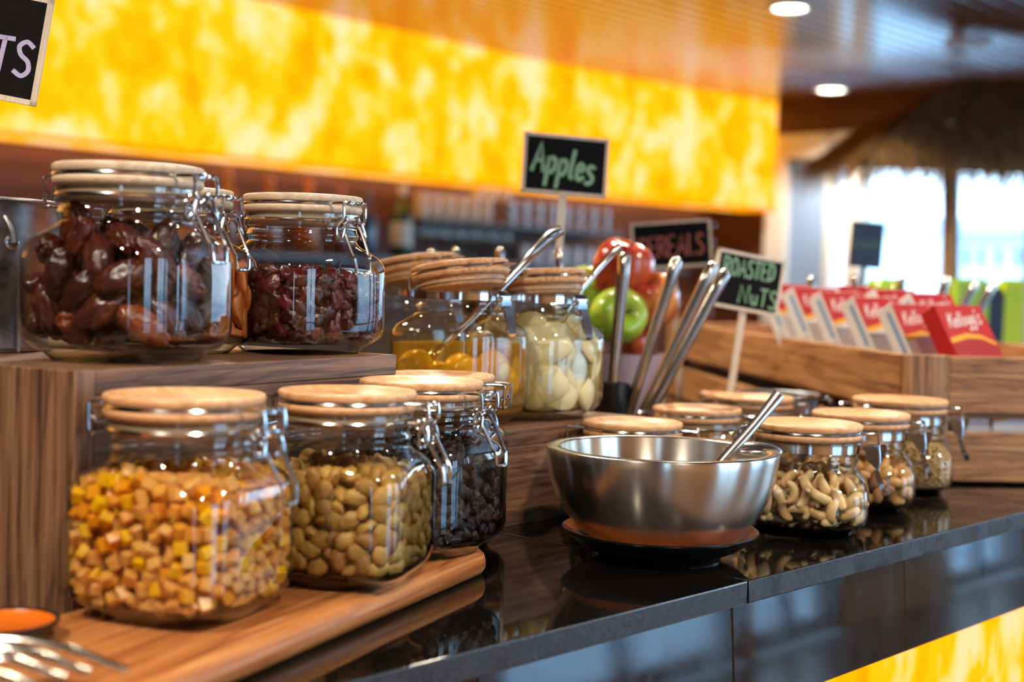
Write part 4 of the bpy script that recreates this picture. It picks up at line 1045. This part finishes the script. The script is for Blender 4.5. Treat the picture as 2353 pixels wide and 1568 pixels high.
# cereal cartons
red = plain('carton_red', srgb(186, 16, 28), .45); cwhite = plain('carton_white', srgb(232, 228, 226), .4); yel = plain('carton_yellow', srgb(238, 168, 50), .4)
deep = plain('carton_deep_red', srgb(160, 14, 28), .45); sky_ = plain('carton_blue', srgb(120, 160, 205), .4); grey_ = plain('carton_grey_print', srgb(206, 202, 204), .5); wink = plain('carton_script_white', srgb(250, 246, 244), .5)
def flakes():
    g = G('printed_flakes'); n = g.noise(g.coords(), 320, 3, .6, .6)
    g.pbr(Base_Color=g.ramp(n, [(.35, srgb(150, 72, 20)), (.5, srgb(214, 130, 40)), (.65, srgb(240, 186, 90))]), Roughness=.4); return g.m
M['flakes'] = flakes()
BW, BH, BD = .088, .118, .025
def carton(label, ctr, yaw, lean, variant, letters=True, group='cereal cartons in the crate', tilt=0):
    e = empty('cereal_carton', ctr, 0, label=label, cat='cereal box', group=group)
    e.rotation_euler = (Matrix.Rotation(R(yaw), 4, 'Z') @ Matrix.Rotation(R(tilt), 4, 'Y') @ Matrix.Rotation(R(lean), 4, 'X')).to_euler()
    link('carton', cached(('cb', variant), lambda: MB().box((0, 0, 0), (BW, BD, BH)).mesh('carton', cwhite if variant else red, bevel=.0006, bseg=1)), e)
    y = -BD / 2 - .0004
    def fl(name, poly, mat_, yy=y):
        def mk():
            q = MB(); q.add([(a * BW, yy, b * BH) for a, b in poly], [tuple(range(len(poly)))]); return q.mesh(name, mat_, smooth=False)
        return link(name, cached((name, variant, mat_.name), mk), e)
    fl('printed_front', [(-.49, .08), (-.1, .14), (.2, .12), (.49, .04), (.49, .49), (-.49, .49)], red) if variant else fl('printed_front', [(-.49, -.49), (.49, -.49), (.49, .1), (-.49, .1)], deep)
    fl('printed_swoosh', [(-.48, .03), (-.1, .09), (.2, .08), (.46, .0), (.46, .04), (.2, .13), (-.1, .15), (-.48, .09)], yel, y - .0002)
    el = [(.12 + .34 * math.cos(k * pi / 9), -.33 + .13 * math.sin(k * pi / 9)) for k in range(18)]
    fl('printed_flakes', el, M['flakes'], y - .0002)
    def side():
        q = MB(); x = -BW / 2 - .0004
        for z0, z1, y0, y1 in ((-.1, .42, -.3, -.05), (-.44, -.14, -.36, .36)):
            q.add([(x, y0 * BD, z0 * BH), (x, y1 * BD, z0 * BH), (x, y1 * BD, z1 * BH), (x, y0 * BD, z1 * BH)], [(0, 1, 2, 3)])
        q.mi = [0, 1]; return q.mesh('printed_side', [sky_, grey_], smooth=False)
    if variant: link('printed_side', cached('cside', side), e)
    def scr():
        q = MB(); lettering(q, "Kellogg's", -BW * .38, BH * .22, BH * .17, .0016, y - .0003, .18, .06, .12, BW * .74); return q.mesh('lettering', wink, fix=False, smooth=False)
    if letters: link('lettering', cached('kel', scr), e)
    return e
ordn = ['nearest, all-red cereal carton in the crate', 'red and white cereal carton leaning next to the all-red one', 'third red and white cereal carton from the near end of the crate', 'fourth red and white cereal carton from the near end of the crate',
        'fifth cereal carton, partly behind the Roasted Nuts sign', 'farthest front-row cereal carton behind the Roasted Nuts sign']
for lab, (px, py, Y), vr in zip(ordn, [(2226, 806, 1.75), (2122, 799, 1.81), (2034, 780, 1.88), (1956, 764, 1.96), (1890, 750, 2.05), (1832, 738, 2.14)], (0, 1, 1, 1, 1, 1)):
    carton(lab, at(px, py, Y), 33, -32, vr)
for lab, (px, py, Y) in zip(('back-row cereal carton just behind the all-red one', 'back-row cereal carton above the second and third front ones', 'back-row cereal carton farthest along the crate'), [(2160, 766, 1.98), (2076, 752, 2.10), (1985, 738, 2.24)]):
    carton(lab, at(px, py, Y), 33, -32, 1)
for i, (px, lab) in enumerate(((2262, 'cereal carton lying in the gap low in the crate'), (2352, 'second cereal carton lying in the gap low in the crate, at the picture edge'))):
    e = carton(lab, at(px, 985, 1.665), 6, 0, 1, False, 'cartons low in the crate'); e.location.z = ZC + .0095 + BH / 2 - .0
bb = empty('black_bowl', at(2352, 790, 1.95), 0, label='black bowl behind the cereal cartons at the picture edge', cat='bowl')
MB().lathe([(0, 0), (.03, 0), (.045, .008), (.058, .030), (.06, .038), (.057, .038), (.043, .012), (0, .006)], 48).build('bowl_wall', M['black_glaze'], bb, angle=60)
bb.location.z = ZC + top - hi + .0
for px0, px1, y0, lab, cc in ((2192, 2266, 640, 'wide lime green box standing behind the crate', srgb(176, 220, 60)), (2300, 2346, 642, 'narrow bright lime green box standing behind the crate', srgb(214, 238, 0)), (2264, 2300, 662, 'dark blue box between the two lime green boxes', srgb(24, 34, 58))):
    Y = 3.3; p0 = at(px0, y0, Y); p1 = at(px1, y0, Y)
    e = empty('drink_carton', ((p0.x + p1.x) / 2, Y, ZC), 0, label=lab, cat='carton')
    MB().box((0, 0, 0), (p1.x - p0.x, .06, p0.z - ZC - .008)).build('body', plain('carton_' + lab.split()[0], cc, .4), e, bevel=.002).location = (0, 0, (p0.z - ZC - .008) / 2)
    MB().box((0, 0, 0), (p1.x - p0.x, .014, .010)).build('folded_top', plain('carton_top_' + lab.split()[0], cc, .4), e, bevel=.001).location = (0, 0, p0.z - ZC - .004)

# ------------------------------------------------------------------ apples, utensils, pan
def apple_mat(name, a, b, c):
    g = G(name); v = g.coords(); n = g.noise(g.coords((1, 1, .35)), 60, 4, .6, .3); n2 = g.noise(v, 22, 2, .5)
    col_ = g.mixc(g.ramp(n2, [(.4, (0, 0, 0, 1)), (.6, (1, 1, 1, 1))]), g.ramp(n, [(.35, a), (.65, b)]), c)
    g.pbr(Base_Color=col_, Roughness=.22, Coat_Weight=.5, Coat_Roughness=.1); return g.m
M['red_apple'] = apple_mat('red_apple_skin', srgb(150, 24, 20), srgb(186, 44, 28), srgb(196, 84, 44))
M['blush_apple'] = apple_mat('blush_apple_skin', srgb(198, 54, 40), srgb(216, 84, 56), srgb(226, 150, 80))
M['green_apple'] = apple_mat('green_apple_skin', srgb(140, 186, 40), srgb(166, 206, 60), srgb(176, 200, 70))
def apple(label, c, r, mat_, tilt=(0, 0, 0)):
    e = empty('apple', c, 0, label=label, cat='apple'); e.rotation_euler = tilt
    pr = [(.0, .62), (.10, .66), (.24, .80), (.45, .92), (.70, .88), (.90, .62), (1.0, .22), (.97, -.2), (.84, -.58), (.62, -.84), (.40, -.94), (.24, -.92), (.1, -.80), (0, -.76)]
    pr = [(p.x, p.y) for p in smooth_path([(a, b, 0) for a, b in pr], 3)]
    MB().lathe([(max(0, a) * r, b * r) for a, b in pr][::-1], 40).build('flesh', M[mat_], e, angle=80)
    MB().tube(smooth_path([(0, 0, .62 * r), (.01 * r, 0, .9 * r), (.08 * r, 0, 1.15 * r)], 4), .045 * r, 6).build('stalk', plain('apple_stalk', srgb(70, 48, 28), .7), e)
def pot(name, label, c, r, h, mat_, cat, taper=.92):
    e = empty(name, c, 0, label=label, cat=cat)
    MB().lathe([(0, 0), (r * taper, 0), (r * (taper + .01), .002), (r, h - .002), (r, h), (r - .003, h), (r * taper - .003, .004), (0, .004)], 56).build('wall', mat_, e, angle=50)
    return e
pc = at(1428, 800, 1.80)
pot('fruit_pot', 'pale lilac pot holding the apples', (pc.x, pc.y, ZC), .058, pc.z - ZC - .006, plain('lilac_glaze', srgb(164, 146, 160), .35), 'pot', .97)
ar = lambda px, Y: px * Y / F
apple('large red apple on top of the pile in the lilac pot', at(1430, 622, 1.80), ar(70, 1.80), 'red_apple', (.2, .3, 0))
apple('green apple at the front of the lilac pot', at(1418, 728, 1.765), ar(66, 1.765), 'green_apple', (1.35, 0, .3))
apple('blushing red apple behind the steel utensils', at(1503, 692, 1.80), ar(60, 1.80), 'blush_apple', (.4, -.3, 0))
apple('green apple half hidden behind the open pear jar', at(1345, 676, 1.83), ar(58, 1.83), 'green_apple', (.5, .2, 0))
apple('red apple deep in the lilac pot', at(1456, 795, 1.82), ar(52, 1.82), 'red_apple', (.3, 0, 0))

def rod(label, P, r, flat=.75, mat_='dark_steel', name='serving_utensil', group='steel serving utensils'):
    P = [Vector(p) for p in P]; e = empty(name, P[-1], 0, label=label, cat='utensil', group=group)
    Q = [(P[0].lerp(P[-1], k / 9)) - P[-1] for k in range(10)]; n = len(Q)
    Q.insert(1, Q[0].lerp(Q[1], .12)); n = len(Q)
    rr = [r * (.6 if i == 0 else 1 - .3 * i / n) for i in range(n)]
    MB().tube(Q, rr, 12, flat=flat).build('handle', M[mat_], e, angle=60)
    t = (Q[0] - Q[2]).normalized()
    MB().tube([Q[0] + t * -.002, Q[0] + t * .0012], [r * .62, r * .4], 12, flat=flat).build('end_cap', M['chrome'], e)
hp = on(1408, 1000, HC); hold = Vector((at(1408, 900, 1.56).x, 1.56, ZC))
pot('utensil_holder', 'slim black holder for the steel serving utensils', hold, .020, at(1400, 880, 1.56).z - ZC, M['black_plastic'], 'holder', .95)
hb = lambda dx, z: hold + Vector((dx, 0, z))
rod('upright steel utensil handle in front of the green apple', [at(1436, 580, 1.55), at(1420, 760, 1.555), hb(-.006, .012)], .0098)
rod('steel utensil handle leaning across the red apple', [at(1556, 592, 1.54), at(1480, 770, 1.55), hb(.0, .012)], .0098)
rod('steel utensil handle with a yellow gleam below the Roasted Nuts sign', [at(1640, 604, 1.55), at(1520, 770, 1.555), hb(.005, .012)], .0098)
rod('outermost leaning steel utensil handle', [at(1668, 622, 1.575), at(1535, 785, 1.57), hb(.009, .012)], .0098)
hold2 = Vector((at(1120, 700, 1.86).x, 1.86, ZC))
pot('utensil_holder', 'dark utensil holder hidden behind the open peach jar', hold2, .035, .20, M['black_plastic'], 'holder', .95)
for i, (px, py, lab) in enumerate(((990, 574, 'leftmost steel handle end showing above the tilted lids'), (1046, 570, 'second steel handle end showing above the tilted lids'), (1150, 569, 'steel handle end beside the ladle above the peach lid'))):
    rod(lab, [at(px, py, 1.84), at(px + 42, py + 50, 1.85), hold2 + Vector((-.012 + .012 * i, .004 * i, .1))], .0078)
hold3 = Vector((at(1330, 700, 1.72).x, 1.72, ZC))
pot('utensil_holder', 'dark utensil holder hidden behind the open pear jar', hold3, .022, .15, M['black_plastic'], 'holder', .95)
rod('steel handle end between the ladle and the sign post', [at(1282, 572, 1.72), at(1305, 640, 1.72), hold3 + Vector((0, 0, .06))], .0078)
tf = ZC + top - hi + .001
for i, (px, py, dx, Y, lab) in enumerate(((1862, 636, 22, 2.35, 'steel handle behind the farthest cereal carton'), (1962, 632, 26, 2.35, 'steel handle under the small blue-black sign'), (2071, 638, 4, 2.35, 'upright dark steel handle behind the cartons'),
                                      (2176, 634, -42, 2.3, 'dark steel handle in front of the shelter pole'), (2243, 646, -70, 2.25, 'steel handle leaning beside the lime green box'), (2284, 651, -74, 2.2, 'rightmost of the steel handles behind the cartons'))):
    b = at(px + dx * 1.6, 760, Y); b.z = tf
    a_ = at(px, py, Y); rod(lab, [a_, (a_ + b) / 2, b], .0105, .7)
apple('green fruit showing above the cereal cartons', at(2032, 684, 2.42), ar(46, 2.42), 'green_apple')
pb = at(2032, 720, 2.42)
pot('fruit_pot', 'small dark pot behind the cartons with a green fruit', (pb.x, pb.y, tf), .03, max(.02, pb.z - tf), M['black_plastic'], 'pot')

pnp = at(1786, 905, 1.84)
pe = empty('small_pan', (pnp.x, pnp.y, ZC), R(-10), label='small steel pan with a wooden handle behind the squat jars', cat='pan')
ph = pnp.z - ZC
MB().lathe([(0, 0), (.050, 0), (.053, .003), (.053, ph - .002), (.056, ph), (.0555, ph + .0015), (.0515, ph - .001), (.0515, .003), (0, .003)], 60).build('pan_body', M['galvanised'], pe, angle=50)
hq = at(1610, 912, 1.80) - Vector((pnp.x, pnp.y, ZC)); hq.rotate(Euler((0, 0, R(10))))
MB().tube(smooth_path([(-.052, -.006, ph - .012), (-.07, -.008, ph - .008), (hq.x, hq.y, ph - .004)], 5), [.005, .006, .007, .0075, .008, .008, .008, .008, .008, .008, .006][:11], 12).build('wooden_handle', M['beech_warm'], pe)
MB().tube(smooth_path([(.053, -.004, ph - .006), (.068, -.012, ph - .004), (.066, -.02, ph - .016), (.045, -.03, ph - .036)], 5), .002, 8).build('wire_handle', M['wire'], pe)

# ------------------------------------------------------------------ back bar: shelves, bottles, glasses
VS = V_BAR + .16
zs1 = CZ + .325; zs2 = CZ + .115
shelf_m = plain('dark_shelf', srgb(52, 44, 44), .25)
ua = bar_u(420, VS)[0]; ub = bar_u(1395, VS)[0]; um = bar_u(935, VS)[0]
tag(slab('bar_shelf', um, ub, V_BAR, V_BAR + .26, zs1 - .02, zs1, shelf_m, None, .002), 'dark upper bar shelf carrying glasses under the onyx panel', 'shelf')
tag(slab('bar_shelf', ua - .5, ub + .6, V_BAR, V_BAR + .34, zs2 - .03, zs2, shelf_m, None, .002), 'long lower bar shelf with the bottles', 'shelf')
def tumbler(hg, r, mat_):
    return MB().lathe([(r * .82, 0), (r, hg), (r - .003, hg), (r * .8, .006), (0, .006)], 20).mesh('bar_glass', mat_, fix=True)
def wineglass(hg, r):
    return MB().lathe([(r * .85, 0), (r * .84, .003), (.006, .008), (.005, hg * .42), (.01, hg * .46), (r * .8, hg * .58), (r, hg * .74), (r * .86, hg)], 20).mesh('bar_glass', M['bar_glass'])
tm = tumbler(.145, .034, M['bar_glass']); cm = MB().lathe([(0, .0), (.026, 0), (.036, .02), (.042, .075), (.039, .075), (.033, .02), (0, .006)], 20).mesh('cup_wall', plain('cream_china', srgb(236, 222, 196), .3, 0, .4))
i = 0
def placed(name, me, u, v, z, lab, cat, grp):
    o = link(name, me); o.location = UV(u, v, z); room(o); tag(o, lab, cat, grp); return o
for px in range(956, 1130, 29):
    u = bar_u(px, VS)[0]
    for rr_ in range(2): placed('china_cup', cm, u, VS + .02, zs1 + .066 * rr_ + .001, 'cream china cup stacked on the upper bar shelf', 'cup', 'china cups on the bar shelf')
for px in range(1085, 1150, 29): placed('china_cup', cm, bar_u(px, VS)[0], VS + .02, zs1 + .132, 'cream china cup topping the stack on the upper bar shelf', 'cup', 'topmost china cups on the bar shelf')
for px in range(1160, 1385, 31): placed('tall_glass', tm, bar_u(px, VS)[0], VS + .02, zs1 + .0005, 'tall clear glass on the upper bar shelf', 'glass', 'tall glasses on the bar shelf')
wg = wineglass(.17, .04)
for px in range(962, 1170, 36): placed('wine_glass', wg, bar_u(px, VS)[0], VS + .04, zs2 + .0005, 'stemmed glass on the lower bar shelf', 'glass', 'stemmed glasses on the lower bar shelf')
wc = plain('white_china', srgb(236, 234, 240), .3, 0, .4)
wt = MB().lathe([(0, 0), (.03, 0), (.033, .1), (.03, .1), (.027, .006), (0, .006)], 20).mesh('white_mug_wall', wc)
for px in range(1180, 1400, 30): placed('white_mug', wt, bar_u(px, VS)[0], VS + .06, zs2 + .0005, 'white mug on the lower bar shelf behind the sign post', 'mug', 'white mugs on the lower bar shelf')
def bottle(px, hg, r, c, capc, lab, label_c=None, ceram=False):
    u, y = bar_u(px, VS)
    e = empty('bottle', UV(u, VS + .04, zs2 + .0005), A, label=lab, cat='bottle', group='bottles on the bar shelf')
    MB().lathe([(0, 0), (r * .95, 0), (r, .006), (r, hg * .55), (r * .85, hg * .64), (r * .40, hg * .74), (r * .34, hg * .90)], 28).build('body', plain('bottle_' + lab.split()[0] + str(px), c, .12, 0, .6), e, angle=60)
    MB().lathe([(r * .36, hg * .84), (r * .40, hg * .85), (r * .40, hg), (0, hg)], 24).build('cap', plain('cap_' + str(px), capc, .4), e)
    if label_c: MB().lathe([(r * 1.006, hg * .16), (r * 1.01, hg * .17), (r * 1.01, hg * .47), (r * 1.006, hg * .48)], 28).build('label', plain('bottle_label' + str(px), label_c, .6), e)
bottle(905, .385, .056, srgb(18, 70, 26), srgb(224, 220, 214), 'dark green bottle with a white label and pale cap', srgb(214, 222, 216))
bottle(505, .395, .05, srgb(150, 84, 30), srgb(196, 130, 60), 'tall amber bottle reaching up to the onyx panel')
bottle(600, .36, .06, srgb(150, 78, 26), srgb(200, 120, 40), 'amber bottle above the cranberry jar')
bottle(690, .37, .055, srgb(196, 110, 30), srgb(220, 130, 40), 'orange bottle above the cranberry jar')
bottle(765, .35, .05, srgb(120, 60, 44), srgb(190, 110, 80), 'brown bottle with a coppery cap')
bottle(825, .34, .05, srgb(40, 60, 90), srgb(120, 110, 110), 'blue-grey bottle beside the green bottle')

# ------------------------------------------------------------------ thatched shelter by the window
hut = Vector((2.56, 7.35, 0))
th_ = empty('thatched_shelter', hut, R(6), label='thatched palm shelter on wooden poles before the bright window', cat='shelter')
ze, za = at(2160, 372, 6.9).z, CZ + 1.10
hx_, hy_, rg = .92, .5, .22
bark = wood('pale_trunk', [(.2, srgb(120, 88, 60)), (.6, srgb(168, 130, 94)), (.9, srgb(196, 160, 124))], 2, 1, .7, 0, 6, 30, .3)
for x, y in ((-.44, -.38), (.5, .38), (.62, -.38)):
    pts = smooth_path([(x + .03, y, 0), (x + .015, y, 1.0), (x - .02, y, ze + .02), (x - .05, y, ze + .2)], 5)
    MB().tube(pts, [.045 - .008 * i / len(pts) for i in range(len(pts))], 12).build('pole', bark, th_, angle=60)
pts = smooth_path([(.03, -.38, 0), (.03, -.38, 1.0), (.03, -.38, ze + .1)], 5)
MB().tube(pts, .032, 12).build('pole', bark, th_, angle=60)
def thatch_mat():
    g = G('dry_thatch'); r = g.rand(); n = g.noise(g.coords((1, 1, .2)), 40, 3, .6)
    f = g.math('ADD', g.math('MULTIPLY', r, .6), g.math('MULTIPLY', n, .4))
    c = g.ramp(f, [(.2, srgb(112, 80, 48)), (.5, srgb(166, 124, 76)), (.8, srgb(200, 160, 106))])
    p = g.pbr(Base_Color=c, Roughness=.8); t = g.n('ShaderNodeBsdfTranslucent'); g.l(c, t.inputs[0]); mx = g.n('ShaderNodeMixShader'); mx.inputs[0].default_value = .4
    g.l(p.outputs[0], mx.inputs[1]); g.l(t.outputs[0], mx.inputs[2]); g.l(mx.outputs[0], g.out.inputs[0]); return g.m
tm_ = thatch_mat()
q = MB(); hv, wv = hx_ - .05, hy_ - .05
q.add([(-hv, -wv, ze + .03), (hv, -wv, ze + .03), (hv, wv, ze + .03), (-hv, wv, ze + .03), (-rg, 0, za - .03), (rg, 0, za - .03)], [(0, 1, 5, 4), (1, 2, 5), (2, 3, 4, 5), (3, 0, 4)])
q.build('roof_mat', tm_, th_, smooth=False)
rs = random.Random(4); q = MB()
for i in range(16000):
    side = rs.choice((0, 0, 0, 1, 2, 2, 3)); t = rs.uniform(-1, 1); hgt = rs.random() ** .9
    wx = hx_ + (rg - hx_) * hgt; wy = hy_ * (1 - hgt) + .02
    bul = .05 * math.sin(pi * hgt)
    x, y = (t * wx, -wy) if side == 0 else (t * wx, wy) if side == 1 else (-wx, t * wy) if side == 2 else (wx, t * wy)
    z = ze + (za - ze) * hgt + bul
    n_ = Vector((0, -1, 0)) if side == 0 else Vector((0, 1, 0)) if side == 1 else Vector((-1, 0, 0)) if side == 2 else Vector((1, 0, 0))
    L = rs.uniform(.08, .2) * (1.2 if hgt < .12 else 1)
    d = (n_ * rs.uniform(.2, .9) + Vector((rs.uniform(-.4, .4), rs.uniform(-.3, .3), -1 + .5 * hgt))).normalized()
    s_ = d.cross(n_); s_ = (s_ if s_.length > .01 else Vector((1, 0, 0))).normalized() * rs.uniform(.003, .007)
    p = Vector((x, y, z + .03)) + n_ * rs.uniform(0, .03)
    q.add([p - s_, p + s_, p + d * L + s_ * .3, p + d * L - s_ * .3], [(0, 1, 2, 3)])
tag(q.build('thatch', tm_, th_, fix=False, smooth=False), kind='stuff')
